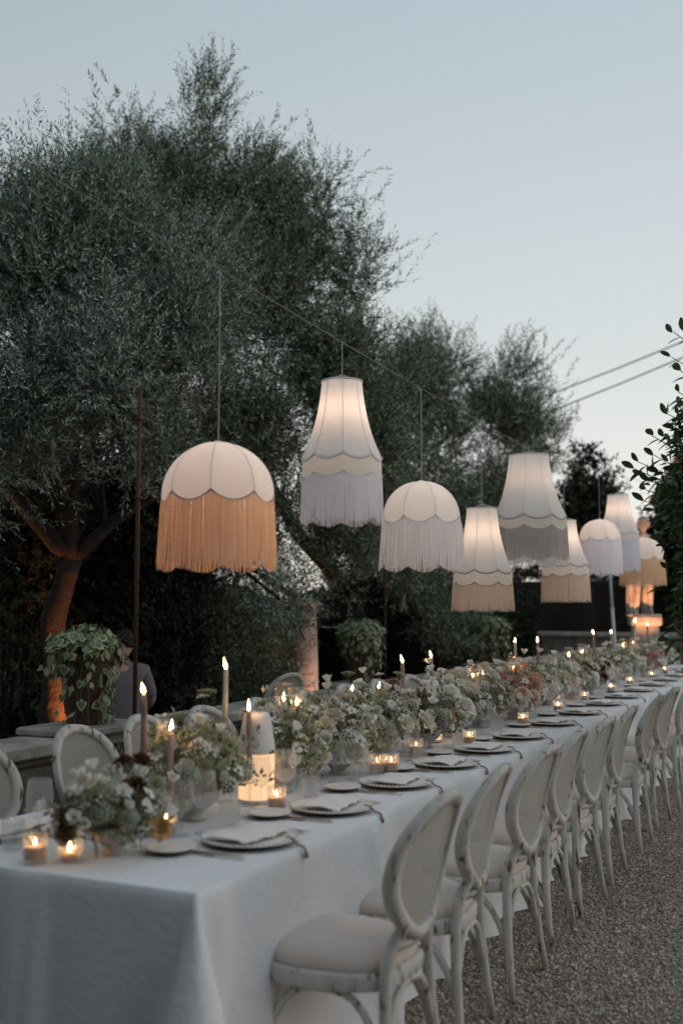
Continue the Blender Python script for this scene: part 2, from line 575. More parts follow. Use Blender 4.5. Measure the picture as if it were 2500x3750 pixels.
def hill(name, pts, base, thick):
    mb = MB()
    rings = []
    for x, y, z in pts:
        d = Vector((x, y, 0)).normalized() * thick
        rings.append([(x - d.x, y - d.y, base), (x - d.x * .4, y - d.y * .4, base + (z - base) * .7), (x, y, z), (x + d.x, y + d.y, base)])
    mb.loft(rings, 0, closed=False)
    return structure(mb.build(name, M['grass']))
pts = []
for k in range(40):
    a = R(95 + k * 2.6)
    r_ = 420
    pts.append((r_ * math.cos(a), r_ * math.sin(a), 5 + 5 * math.sin(k * .7) + 3 * math.sin(k * 1.9 + 1)))
hill('hills', pts, -14, 90)

def gravel():
    n = 110000
    Y = 2.6 + rng.random(n) ** 1.5 * 9.0
    X = -1.75 + rng.random(n) * (1.75 + .2)
    s = rng.uniform(.0036, .0092, n) * (1 + .6 * (rng.random(n) < .04))
    base = np.array([[1, 0, 0], [0, 1, 0], [-1, 0, 0], [0, -1, 0], [0, 0, .75], [0, 0, -.6]])
    tri = np.array([[0, 1, 4], [1, 2, 4], [2, 3, 4], [3, 0, 4], [1, 0, 5], [2, 1, 5], [3, 2, 5], [0, 3, 5]])
    jit = rng.uniform(.65, 1.35, (n, 6, 1))
    a = rng.random(n) * 2 * PI
    tl = rng.normal(0, .5, n)
    b = base[None] * jit
    x = b[..., 0] * np.cos(tl)[:, None] - b[..., 2] * np.sin(tl)[:, None]
    z = b[..., 0] * np.sin(tl)[:, None] + b[..., 2] * np.cos(tl)[:, None]
    y = b[..., 1]
    xx = x * np.cos(a)[:, None] - y * np.sin(a)[:, None]
    yy = x * np.sin(a)[:, None] + y * np.cos(a)[:, None]
    v = np.stack([xx, yy, z], -1) * s[:, None, None]
    v[..., 0] += X[:, None]
    v[..., 1] += Y[:, None]
    v[..., 2] += (s * .25)[:, None]
    f = tri[None] + (np.arange(n) * 6)[:, None, None]
    o = stuff(link('gravel', np_mesh('gravel', v.reshape(-1, 3), f.reshape(-1, 3), M['gravel'])))
    tag(o, 'loose brown and grey gravel spread over the ground beside the chairs', 'gravel')
gravel()

# ------------------------------------------------------------------ parapet wall beyond the table
WX0, WX1, WZ = -4.42, -4.08, .80
def wall():
    t = thing('parapet_wall', 'long low weathered stone parapet wall behind the far row of chairs', 'wall', ((WX0 + WX1) / 2, 0, 0))
    cx = (WX0 + WX1) / 2
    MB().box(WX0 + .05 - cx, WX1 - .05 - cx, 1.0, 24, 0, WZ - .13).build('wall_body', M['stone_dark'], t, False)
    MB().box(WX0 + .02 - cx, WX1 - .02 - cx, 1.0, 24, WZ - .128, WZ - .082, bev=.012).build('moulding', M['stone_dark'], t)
    y = 1.0
    while y < 24:
        L = rnd.uniform(.85, 1.25)
        mb = MB().box(WX0 - .02 - cx + rnd.uniform(-.004, .004), WX1 + .02 - cx + rnd.uniform(-.004, .004), y + .004, min(y + L, 24) - .004, WZ - .08, WZ + rnd.uniform(-.004, .004), bev=.012)
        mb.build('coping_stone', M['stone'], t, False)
        y += L
wall()

# ------------------------------------------------------------------ table and cloth
TX0, TX1, TY0, TY1, TZ = -2.90, -1.66, 2.56, 15.4, .76
TCX = (TX0 + TX1) / 2
def table():
    t = thing('banquet_table', 'very long banquet table hidden under the white cloth', 'table', (TCX, (TY0 + TY1) / 2, 0))
    h = (TY1 - TY0) / 2
    MB().box(TX0 + .012 - TCX, TX1 - .012 - TCX, -h + .012, h - .012, TZ - .04, TZ - .006).build('tabletop', M['wood'], t, False)
    for k in range(8):
        for sx in (-1, 1):
            y = -h + .35 + k * (2 * h - .7) / 7
            MB().box(sx * .45 - .03, sx * .45 + .03, y - .03, y + .03, 0, TZ - .04).build('leg', M['wood'], t, False)
table()
def tablecloth():
    t = thing('tablecloth', 'white linen tablecloth falling in soft folds to the gravel', 'tablecloth', (TCX, 0, 0))
    # perimeter points, counter-clockwise from the near left corner
    per = []
    hx = (TX1 - TX0) / 2
    rc = .025
    def seg(p, q, n):
        for i in range(n):
            u = i / n
            per.append((p[0] + (q[0] - p[0]) * u, p[1] + (q[1] - p[1]) * u))
    def line(a, b, nx, ny, dens):
        n = int(math.dist(a, b) / dens)
        for i in range(n + 1):
            u = i / n
            P.append((a[0] + (b[0] - a[0]) * u, a[1] + (b[1] - a[1]) * u, nx, ny))
    def corner(cx, cy, a0):
        for i in range(1, 9):
            a = a0 + PI / 2 * i / 9
            P.append((cx + rc * math.cos(a), cy + rc * math.sin(a), math.cos(a), math.sin(a)))
    P = []
    line((-hx + rc, TY0), (hx - rc, TY0), 0, -1, .018)
    corner(hx - rc, TY0 + rc, -PI / 2)
    line((hx, TY0 + rc), (hx, TY1 - rc), 1, 0, .02)
    corner(hx - rc, TY1 - rc, 0)
    line((hx - rc, TY1), (-hx + rc, TY1), 0, 1, .04)
    corner(-hx + rc, TY1 - rc, PI / 2)
    line((-hx, TY1 - rc), (-hx, TY0 + rc), -1, 0, .04)
    corner(-hx + rc, TY0 + rc, PI)
    s = [0]
    for i in range(1, len(P)):
        s.append(s[-1] + math.dist(P[i][:2], P[i - 1][:2]))
    corners = [(hx, TY0), (hx, TY1), (-hx, TY1), (-hx, TY0)]
    def fold(si, v):
        f = math.sin(si * 7.1 + 1.3 * math.sin(si * 1.7)) * .5 + math.sin(si * 13.3 + 2 * math.sin(si * 2.3) + 1) * .28 + math.sin(si * 3.1 + .5) * .5
        sharp = max(0, math.sin(si * 5.2 + 2.2 * math.sin(si * .9))) ** 5
        crease = max(0, math.sin(si * 8.3 + 3.1 * math.sin(si * 1.3))) ** 12 * .05 + max(0, math.sin(si * 6.1 + 2.4 * math.sin(si * 2.1) + 2)) ** 16 * .06
        return (f * .024 + sharp * .05 + crease) * v ** .6
    rows = [0, .004, .012, .03, .07, .14, .24, .36, .5, .64, .78, .9, .97, 1.0]
    rings = []
    for r_i, v in enumerate(rows):
        ring = []
        for (x, y, nx, ny), si in zip(P, s):
            e = 0
            for cx_, cy_ in corners:
                d = math.dist((x, y), (cx_, cy_))
                e += max(0, 1 - d / (.012 + .13 * v)) ** .75 * .20 * v ** .85
                e -= math.exp(-((d - .02 - .23 * v) / .06) ** 2) * .04 * v
            out = fold(si, v) + e + .015 * v
            if v < .03:
                out -= .010 * (1 - v / .03) ** 2
            zz = TZ - .004 * (1 - math.exp(-v * 60)) - v * (TZ - .012)
            if v > .93:
                out += (v - .93) * (.35 + .5 * math.sin(si * 9 + 1) * math.sin(si * 3.3))
                zz = max(.006, zz)
            ring.append((x + nx * out, y + ny * out, zz))
        rings.append(ring)
    mb = MB()
    mb.loft(rings, 0)
    mb.build('cloth_skirt', M['cloth'], t)
    top = MB()
    inner = [(x - nx * .010, y - ny * .010, TZ) for x, y, nx, ny in P]
    # top sheet: grid with the faintest of ripples
    nx_, ny_ = 26, 260
    vs, fs = [], []
    for j in range(ny_ + 1):
        for i in range(nx_ + 1):
            x = -hx + .010 + (2 * hx - .020) * i / nx_
            y = TY0 + .010 + (TY1 - TY0 - .020) * j / ny_
            edge = min(i, nx_ - i, j, ny_ - j)
            z = TZ + (0 if edge == 0 else .0012 * math.sin(x * 9 + y * 2.3) * math.sin(y * 5.1 + x) - .0006)
            vs.append((x, y, z))
    for j in range(ny_):
        for i in range(nx_):
            a = j * (nx_ + 1) + i
            fs.append((a, a + 1, a + nx_ + 2, a + nx_ + 1))
    top.add(vs, fs)
    top.build('cloth_top', M['cloth'], t)
tablecloth()

# ------------------------------------------------------------------ chairs
def chair_meshes():
    """local: seat centre at origin, sitter faces -x"""
    parts = []
    def xb(z):
        u = (z - .45) / .53
        return .20 + .035 * u + .085 * u * u
    def bow(y):
        return .052 * (1 - (y / .24) ** 2) - .02
    # oval back ring
    def oval(t, k=1.0):
        zc, hz, hy = .757, .228, .222
        z = zc + hz * k * math.sin(t)
        y = hy * k * math.cos(t) * (1 + .06 * math.sin(t))
        if math.sin(t) < 0:
            y *= 1 - .22 * math.sin(t) ** 2
        return y, z
    ring = MB()
    rings = []
    for i in range(48):
        t = 2 * PI * i / 48
        sec = []
        for (k, dx) in ((1.0, -.015), (1.0, .015), (.93, .021), (.835, .015), (.835, -.015), (.92, -.020)):
            y, z = oval(t, k)
            sec.append((xb(z) + bow(y) + dx, y, z))
        rings.append(sec)
    rings.append(rings[0])
    ring.loft(rings, 0)
    parts.append(('back_frame', ring.mesh('chair_back_frame', M['paint'])))
    cane = MB()
    rows = []
    for k in (.845, .65, .43, .22, .02):
        rw = []
        for i in range(32):
            y, z = oval(2 * PI * i / 32, k)
            rw.append((xb(z) + bow(y) + .002, y, z))
        rows.append(rw)
    cane.loft(rows, 0, False, True)
    parts.append(('cane_panel', cane.mesh('chair_cane', M['cane'])))
    # rear legs run up into the sides of the oval
    for sgn in (-1, 1):
        pts = [(.238, sgn * .212, 0), (.220, sgn * .193, .13), (.204, sgn * .174, .30), (xb(.44), sgn * .158, .44), (xb(.52), sgn * .142, .52)]
        for td in (-52, -38, -24, -10):
            y1, z1 = oval(R(td), .93)
            pts.append((xb(z1) + bow(y1), sgn * y1, z1))
        rad = [.0135, .016, .019, .021, .021, .021, .020, .017, .010]
        parts.append(('leg', MB().tube(pts, rad, 8).mesh('chair_rear_leg', M['paint'])))
    # bottom rail linking the stiles under the oval
    parts.append(('back_rail', MB().tube([(xb(.535), -.140, .53), (xb(.535) + .018, -.06, .528), (xb(.535) + .018, .06, .528), (xb(.535), .140, .53)], .018, 6).mesh('chair_back_rail', M['paint'])))
    # seat frame
    def seat_o(k, n=40):
        o = []
        for i in range(n):
            t = 2 * PI * i / n
            c, s_ = math.cos(t), math.sin(t)
            p = 2 / 3.1
            x = .225 * math.copysign(abs(c) ** p, c)
            y = .232 * math.copysign(abs(s_) ** p, s_) * (1 - .10 * (x / .225))
            o.append((x * k - .01, y * k))
        return o
    fr = MB()
    secs = [(1.0, .405), (1.012, .412), (1.012, .446), (.985, .456), (.88, .456), (.84, .43), (.84, .405), (1.0, .405)]
    fr.loft([[(x, y, z) for x, y in seat_o(k)] for k, z in secs], 0)
    parts.append(('seat_frame', fr.mesh('chair_seat_frame', M['paint'])))
    cu = MB()
    secs = [(.80, .425), (.90, .447), (.935, .462), (.93, .480), (.86, .500), (.70, .517), (.45, .527), (.02, .531)]
    cu.loft([[(x, y, z) for x, y in seat_o(k)] for k, z in secs], 0, True, True)
    parts.append(('cushion', cu.mesh('chair_cushion', M['cushion'])))
    for sgn in (-1, 1):
        pts = [(-.205, sgn * .205, 0), (-.200, sgn * .200, .2), (-.195, sgn * .195, .41)]
        parts.append(('leg', MB().tube(pts, [.014, .017, .021], 8).mesh('chair_front_leg', M['paint'])))
    def arch(a, b, za=.20):
        pts = []
        for i in range(13):
            u = i / 12
            px = a[0] + (b[0] - a[0]) * u
            py = a[1] + (b[1] - a[1]) * u
            z = za + (.398 - za) * (1 - abs(2 * u - 1) ** 3.2)
            pts.append((px, py, z))
        return MB().tube(pts, .0135, 6).mesh('chair_brace', M['paint'])
    fl, fr_, rl, rr = (-.198, -.198), (-.198, .198), (.206, -.182), (.206, .182)
    for a, b in ((fl, fr_), (rl, rr), (fl, rl), (fr_, rr)):
        parts.append(('brace', arch(a, b)))
    return parts
CH = chair_meshes()
PLY = [3.19, 3.82, 4.47, 5.12, 5.73, 6.40, 7.22, 8.02, 8.84, 9.62, 10.42, 11.22, 12.02, 12.82, 13.62, 14.42]
def chair(x, y, rz, label, group):
    t = thing('dining_chair', label, 'chair', (x, y, 0), rz, group)
    for n, me in CH:
        link(n, me, t)
for i, y in enumerate(PLY[:14]):
    chair(-1.505 + rnd.uniform(-.015, .02), y - .01 + rnd.uniform(-.025, .025), R(rnd.uniform(-4.5, 4.5)), 'weathered white chair on the gravel side, %s from the table end opposite the statue' % ORD[i], 'chairs along the gravel side of the table')
LCY = [3.52, 4.16, 4.72, 5.30, 5.95, 6.6, 7.25, 7.85, 8.5, 9.12, 9.8, 10.5, 11.2, 11.9]
for i, y in enumerate(LCY):
    chair(-3.085 + rnd.uniform(-.015, .015), y, PI + R(rnd.uniform(-4, 4)), 'white cane-back chair on the wall side, %s from the table end opposite the statue' % ORD[i], 'chairs along the wall side of the table')

# ------------------------------------------------------------------ place settings
def plate_mesh(r, name):
    top = MB().lathe([(.001, .012), (r * .62, .012), (r * .70, .0125), (r * .80, .017), (r * .97, .021), (r * 1.0, .0205), (r * 1.003, .017)], 48)
    und = MB().lathe([(r * 1.003, .017), (r * .93, .012), (r * .66, .003), (r * .64, .0), (.001, .0)], 48)
    return top.mesh(name, M['plate']), und.mesh(name + '_under', M['plate_under'])
PL_T, PL_U = plate_mesh(.164, 'charger')
BP_T, BP_U = plate_mesh(.082, 'bread_plate')
BEAD = MB()
for k in range(56):
    a = 2 * PI * k / 56
    BEAD.ico((.161 * math.cos(a), .161 * math.sin(a), .0215), .0052, seg=5, rows=3)
BEAD = BEAD.mesh('beaded_rim', M['plate'])
def napkin_mesh(seed):
    r2 = random.Random(seed)
    vs, fs = [], []
    n, m_ = 22, 12
    ph = r2.uniform(0, 6)
    for L in (0, 1):
        for j in range(m_ + 1):
            for i in range(n + 1):
                u, v = i / n - .5, j / m_ - .5
                sc_u = .262 + .008 * math.cos(v * 2 * PI * 5)
                sc_v = .170 + .008 * math.cos(u * 2 * PI * 7)
                x, y = u * sc_u, v * sc_v
                z = .0245 + .003 * math.sin(u * 9 + ph) * math.cos(v * 6 + ph) + .0025 * math.sin(u * 17 + v * 9 + ph) + .008 * (1 - (2 * abs(v)) ** 2)
                vs.append((x, y, z + (0.004 if L else 0)))
    st = n + 1
    off = st * (m_ + 1)
    for j in range(m_):
        for i in range(n):
            a = j * st + i
            fs.append((a + off, a + 1 + off, a + 1 + st + off, a + st + off))
            fs.append((a, a + st, a + st + 1, a + 1))
    for i in range(n):
        fs.append((i, i + 1, i + 1 + off, i + off))
        a = m_ * st + i
        fs.append((a + 1, a, a + off, a + 1 + off))
    for j in range(m_):
        a = j * st
        fs.append((a + st, a, a + off, a + st + off))
        a = j * st + n
        fs.append((a, a + st, a + st + off, a + off))
    return MB().add(vs, fs).mesh('napkin_sheet', M['napkin'])
NAP = [napkin_mesh(k) for k in range(4)]
def tie_mesh():
    """tan ribbon from the napkin out over the plate rim and down over the table edge, frayed end"""
    mb = MB()
    path = [(.138, .0, .030), (.146, .004, .031), (.162, .006, .027), (.180, .008, .008), (.196, .010, .005), (.2035, .011, .001), (.208, .012, -.006)]
    mb.tube(path, [.002, .0032, .004, .004, .004, .004, .005], 6)
    for k in range(9):
        a = k * 2.4
        mb.tube([(.208, .012, -.005), (.2105 + .003 * math.cos(a), .012 + .007 * math.sin(a), -.016), (.212 + .004 * math.cos(a), .012 + .011 * math.sin(a), -.032)], [.0034, .003, .0015], 4)
    return mb.mesh('napkin_tie', M['ribbon'])
TIE = tie_mesh()
def lathe_mesh(name, prof, material, seg=32, rib=0):
    return MB().lathe(prof, seg, 0, rib, 1 if rib else 0).mesh(name, material, not rib)
GOB_BOWL = lathe_mesh('goblet_bowl', [(.004, .088), (.018, .090), (.034, .104), (.042, .130), (.0435, .160), (.040, .190), (.0365, .215)], M['ribglass'], 48, .028)
GOB_STEM = lathe_mesh('goblet_stem', [(.001, .004), (.033, .0035), (.034, .002), (.030, .005), (.010, .008), (.0042, .016), (.0036, .05), (.0042, .08), (.012, .089)], M['glass'], 20)
GOB_RIM = MB().tube([(.0365 * math.cos(2 * PI * k / 28), .0365 * math.sin(2 * PI * k / 28), .215) for k in range(28)], .0009, 4, closed=True).mesh('goblet_rim', M['ribglass'])
SMK_BOWL = lathe_mesh('tumbler_smoked', [(.001, .003), (.028, .003), (.033, .010), (.040, .09), (.042, .115)], M['smoke'], 44, .03)
TUM = lathe_mesh('tumbler_glass', [(.001, .006), (.031, .004), (.034, .002), (.036, .012), (.0375, .05), (.0385, .092)], M['ribglass'], 44, .018)
TUM_IN = lathe_mesh('tumbler_inner', [(.001, .012), (.031, .012), (.035, .05), (.0365, .092)], M['glass'], 24)
def cutlery(kind):
    mb = MB()
    if kind == 'fork':
        mb.box(-.02, .10, -.0035, .0035, .003, .0055)
        mb.box(-.045, -.02, -.010, .010, .003, .005)
        for k in range(4):
            y = -.0088 + k * .0058
            mb.box(-.095, -.045, y - .0014, y + .0014, .003, .0046)
        return mb.mesh('fork_metal', M['steel'], False)
    if kind == 'knife':
        mb.box(.0, .11, -.005, .005, .002, .008, bev=.0018)
        mb.add([(-.11, .0, .003), (0, -.006, .003), (0, .008, .003), (-.09, .010, .003), (-.11, .0, .0045), (0, -.006, .005), (0, .008, .0045), (-.09, .010, .004)], [(3, 2, 1, 0), (4, 5, 6, 7), (0, 1, 5, 4), (1, 2, 6, 5), (2, 3, 7, 6), (3, 0, 4, 7)])
        return mb.mesh('knife_metal', M['steel'], False)
    mb.box(-.045, .10, -.003, .003, .003, .0055)
    bowl = MB().lathe([(.001, .002), (.010, .003), (.017, .006), (.018, .0075)], 16)
    mb.merge(bowl, Matrix.Translation((-.07, 0, 0)) @ Matrix.Diagonal((1.6, 1, 1, 1)))
    return mb.mesh('spoon_metal', M['steel'])
FORK, KNIFE, SPOON = cutlery('fork'), cutlery('knife'), cutlery('spoon')
ZT = TZ + .0015
def setting(i, y, side):
    """side +1: gravel side, -1: wall side"""
    e = 'gravel' if side > 0 else 'wall'
    pl = '%s %s side place from the end opposite the statue' % (ORD[i], e)
    x0 = TCX + side * .42
    rz = 0 if side > 0 else PI
    def at(dx, dy):
        return (x0 + side * dx, y + side * dy, ZT)
    j = lambda a: rnd.uniform(-a, a)
    t = thing('charger_plate', 'beaded charger plate at the ' + pl, 'plate', at(0, 0), j(3), 'charger plates')
    link('plate_face', PL_T, t)
    link('underside', PL_U, t)
    link('beaded_rim', BEAD, t)
    n = thing('napkin', 'tied ivory napkin at the ' + pl, 'napkin', at(0, 0), rz + j(.12), 'folded napkins')
    link('sheet', NAP[(i * 3 + side) % 4], n, rot=(0, 0, PI / 2 + j(.1)), loc=(-.01, 0, 0))
    link('tie', TIE, n)
    b = thing('bread_plate', 'small bread plate at the ' + pl, 'plate', at(-.165 + j(.01), -.24 + j(.02)), 0, 'small side plates')
    link('plate_face', BP_T, b)
    link('underside', BP_U, b)
    g = thing('wine_goblet', 'ribbed wine glass at the ' + pl, 'wine glass', at(-.225 + j(.015), .06 + j(.03)), j(3), 'ribbed wine glasses')
    link('bowl', GOB_BOWL, g)
    link('stem', GOB_STEM, g)
    link('rim', GOB_RIM, g)
    g2 = thing('wine_goblet', 'smaller ribbed wine glass at the ' + pl, 'wine glass', at(-.275 + j(.015), -.04 + j(.03)), j(3), 'ribbed wine glasses')
    for nm, me in (('bowl', GOB_BOWL), ('stem', GOB_STEM), ('rim', GOB_RIM)):
        link(nm, me, g2, scale=.9)
    u = thing('water_tumbler', 'short water glass at the ' + pl, 'glass', at(-.20 + j(.015), .17 + j(.02)), j(3), 'ribbed water glasses')
    link('outer_wall', TUM, u)
    link('inner_wall', TUM_IN, u)
    for nm, me, dx, dy in (('fork', FORK, -.005, -.205), ('fork', FORK, .02, -.225), ('knife', KNIFE, .0, .200), ('spoon', SPOON, .01, .225)):
        if nm == 'fork':
            lab = '%s gold fork at the ' % ('inner' if dy > -.21 else 'outer') + pl
        else:
            lab = 'gold %s at the ' % nm + pl
        p = at(dx + j(.008), dy)
        tag(link(nm, me, None, p, (0, 0, rz + j(.05))), lab, nm, 'gold cutlery')
for i, y in enumerate(PLY):
    setting(i, y, 1)
for i, y in enumerate([2.93, 3.55, 4.2, 4.85, 5.5, 6.2, 6.9, 7.6]):
    setting(i, y, -1)

# ------------------------------------------------------------------ candles and table lamps
def flame_mesh():
    return MB().lathe([(.0004, -.002), (.0046, .002), (.0068, .009), (.0060, .017), (.0036, .026), (.0013, .034), (.0002, .039)], 10).mesh('flame', M['flame'])
FLAME = flame_mesh()
WICK = MB().tube([(0, 0, -.004), (.0005, 0, .006), (.0015, 0, .010)], .0009, 5).mesh('wick', M['wick'])
HOLD = lathe_mesh('candle_holder', [(.001, .0), (.038, .0), (.039, .004), (.012, .010), (.007, .02), (.007, .5), (.010, .52), (.024, .535), (.025, .545), (.014, .55), (.013, .56), (.0125, .60)], M['glass'], 20)
def holder_mesh(h):
    return lathe_mesh('candle_holder', [(.001, .0), (.038, .0), (.039, .004), (.013, .010), (.007, .02), (.0065, h - .045), (.010, h - .04), (.024, h - .034), (.025, h - .028), (.0145, h - .022), (.0145, h)], M['ribglass'], 20)
def taper(x, y, tip, wax, label, L=.25):
    """tip: height of the flame top above the ground"""
    z0 = ZT
    top = tip - .040 - z0
    h = max(.05, top - L)
    t = thing('taper_candle', label, 'candle', (x, y, z0), rnd.uniform(0, 6), 'lit taper candles')
    link('holder', holder_mesh(h), t)
    L2 = top - h + .02
    lean = rnd.uniform(-.008, .008)
    pts = [(0, 0, h - .018), (lean * .3, 0, h + L2 * .35), (lean * .7, 0, h + L2 * .7), (lean, 0, h - .018 + L2)]
    wx = MB().tube(pts, [.0118, .0112, .0105, .0095], 12)
    for k in range(3):
        a = rnd.uniform(0, 6)
        l_ = rnd.uniform(.03, .08)
        zt = h - .02 + L2
        wx.tube([(lean + .0098 * math.cos(a), .0098 * math.sin(a), zt), (lean + .0105 * math.cos(a), .0105 * math.sin(a), zt - l_ * .6), (lean * .9 + .0108 * math.cos(a), .0108 * math.sin(a), zt - l_)], [.0018, .0028, .0012], 5)
    wx.build('wax', wax, t)
    zt = h - .018 + L2
    link('wick', WICK, t, (lean, 0, zt))
    link('flame', FLAME, t, (lean + .001, 0, zt + .006), (rnd.uniform(-.28, .28), rnd.uniform(-.28, .28), 0), (rnd.uniform(.85, 1.15), 1, rnd.uniform(.75, 1.2)))
VOT_G = lathe_mesh('votive_glass', [(.001, .004), (.030, .004), (.033, .001), (.035, .006), (.0355, .04), (.0365, .088), (.035, .089), (.0335, .04), (.032, .012), (.001, .012)], M['ribglass'], 40, .018)
VOT_W = lathe_mesh('votive_wax', [(.001, .013), (.029, .013), (.030, .048), (.026, .050), (.010, .047), (.001, .046)], M['votive_wax'], 20)
def votive(x, y, label, s=1.0):
    t = thing('votive_candle', label, 'candle', (x, y, ZT), rnd.uniform(0, 6), 'glass votive candles')
    link('glass', VOT_G, t, scale=s)
    link('wax', VOT_W, t, scale=s)
    link('wick', WICK, t, (0, 0, .048 * s))
    link('flame', FLAME, t, (0, 0, .053 * s), scale=.55)
GB = lathe_mesh('globe_glass', [(.001, .004), (.022, .002), (.027, .006), (.038, .022), (.042, .040), (.039, .056), (.031, .068), (.029, .072)], M['ribglass'], 32, .02)
HUR = lathe_mesh('hurricane_glass', [(.040, .001), (.042, .003), (.042, .26)], M['glass'], 28)
HURB = lathe_mesh('hurricane_base', [(.001, .008), (.040, .008), (.042, .002), (.001, .001)], M['glass'], 28)
HRIM = MB().tube([(.042 * math.cos(2 * PI * k / 28), .042 * math.sin(2 * PI * k / 28), .26) for k in range(28)], .0014, 4, closed=True).mesh('hurricane_rim', M['steel'])
def hurricane(x, y, top, label):
    t = thing('hurricane_candle', label, 'candle', (x, y, ZT), 0, 'candles in tall glass cylinders')
    k = (top - ZT) / .26
    link('glass', HUR, t, scale=(1, 1, k))
    link('base', HURB, t)
    link('rim', HRIM, t, (0, 0, .26 * (k - 1)))
    h = (top - ZT) - .085
    MB().tube([(0, 0, .008), (0, 0, h)], .0105, 12).build('wax', M['wax_rose'], t)
    link('wick', WICK, t, (0, 0, h))
    link('flame', FLAME, t, (0, 0, h + .006))

tapers = [  # flame tip in the photograph, x of the stand, wax, length, label
    (333, 1570, -2.24, 'wax_taupe', .20, 'tall taupe taper candle in glass stand behind the bouquet with rust flowers'),
    (391, 1660, -2.22, 'wax_rose', .25, 'rose pink taper candle beside the bouquet with rust flowers'),
    (518, 1518, -2.34, 'wax_white', .22, 'tall leaning white taper candle next to the first small table lamp'),
    (575, 1612, -2.20, 'wax_taupe', .24, 'taper candle standing before the white table lamp shade'),
    (806, 1572, -2.40, 'wax_white', .22, 'lower white taper candle among white flowers past the first lamp'),
    (870, 1567, -2.36, 'wax_rose', .22, 'rose taper candle between the white tulip flowers'),
    (925, 1508, -2.24, 'wax_taupe', .19, 'tall taupe taper candle in front of the wall side chair backs'),
    (990, 1497, -2.36, 'wax_rose', .22, 'tall rose taper candle behind the second small table lamp'),
    (1183, 1465, -2.28, 'wax_white', .24, 'tall white taper candle above the peach and pink flowers'),
    (1234, 1465, -2.28, 'wax_taupe', .24, 'tall brown taper candle beyond the peach and pink flowers'),
    (1362, 1448, -2.28, 'wax_taupe', .24, 'tall brown taper candle above the burgundy flowers'),
    (1402, 1447, -2.28, 'wax_rose', .24, 'tall rose taper candle past the burgundy flowers'),
    (1456, 1423, -2.28, 'wax_white', .26, 'tall white taper candle standing nearest the marble statue'),
    (1485, 1430, -2.24, 'wax_taupe', .26, 'tall brown taper candle in line with the statue pedestal'),
]
for x, y, X, wx, L, lab in tapers:
    p = at_x(x, y, X)
    taper(p.x, p.y, p.z, M[wx], lab, L)
for k, (x, y, X, lab) in enumerate([
    (652, 1575, -2.42, 'glass cylinder candle behind the daisy bouquet, on the wall side'), (682, 1585, -2.36, 'glass cylinder candle just behind the daisy bouquet'),
    (1085, 1530, -2.30, 'gold rimmed glass cylinder candle before the peach flowers'), (1108, 1528, -2.42, 'gold rimmed glass cylinder candle beside the peach flowers, wall side'), (1180, 1512, -2.20, 'glass cylinder candle at the foot of the tall white taper past the peach flowers'),
    (1305, 1490, -2.36, 'glass cylinder candle just before the burgundy flowers'), (1335, 1482, -2.34, 'glass cylinder candle behind the burgundy flowers'), (1430, 1458, -2.30, 'glass cylinder candle a little before the statue end of the table'), (1452, 1456, -2.28, 'glass cylinder candle close to the statue end of the table')]):
    p = at_x(x, y, X)
    hurricane(p.x, p.y, min(1.20, p.z + .01), lab)
votives = [(80, 1983, 'ribbed votive candle by the first wall side plate near the table end'), (381, 1922, 'tall ribbed votive candle beside the first bread plate'), (635, 1862, 'votive candle before the first small table lamp'), (865, 1777, 'inner votive candle of the pair by the fourth gravel side plate'), (898, 1776, 'outer votive candle of the pair by the fourth gravel side plate'), (955, 1737, 'votive candle by the fifth gravel side goblet')]
for x, y, lab in votives:
    p = at_z(x, y, TZ)
    votive(p.x, p.y, lab, 1.05)
p = at_z(160, 1978, TZ)
g = thing('globe_votive', 'round faceted votive candle at the table end beside the rust flowers', 'candle', (p.x, p.y, ZT), 0, 'glass votive candles')
link('glass', GB, g)
link('wax', VOT_W, g, scale=(.85, .85, .55))
link('wick', WICK, g, (0, 0, .026))
link('flame', FLAME, g, (0, 0, .031), scale=.72)
for k in range(8):
    y = 5.95 + k * 1.06
    votive(-2.04 + rnd.uniform(-.04, .04), y + rnd.uniform(-.08, .08), '%s votive candle along the gravel side of the flowers, past the fifth goblet' % ORD[k])

LB = lathe_mesh('lamp_diffuser', [(.062, .012), (.064, .016), (.064, .178), (.060, .182)], M['lamp_glow'], 60, .02)
LS = lathe_mesh('lamp_shade', [(.001, .322), (.036, .321), (.045, .316), (.050, .306), (.070, .180), (.0705, .176), (.067, .176), (.048, .300), (.001, .308)], M['lamp_metal'], 40)
LF = lathe_mesh('lamp_foot', [(.001, .001), (.064, .001), (.067, .004), (.067, .011), (.062, .014), (.001, .014)], M['lamp_metal'], 40)
def table_lamp(x, y, label, k=1.12):
    t = thing('table_lamp', label, 'lamp', (x, y, ZT), 0, 'small cordless table lamps')
    link('diffuser', LB, t, scale=k)
    link('shade', LS, t, scale=k)
    link('foot', LF, t, scale=k)
for (x, y, X, lab) in ((590, 1628, -2.22, 'small white table lamp with glowing ribbed base beside the daisy bouquet'), (985, 1556, -2.28, 'small white table lamp glowing among flowers before the peach bouquet'), (1262, 1495, -2.36, 'small white table lamp glowing among flowers after the peach bouquet'), (1502, 1455, -2.32, 'small white table lamp glowing among flowers nearest the statue')):
    p = at_x(x, y, X)
    table_lamp(p.x, p.y, lab)

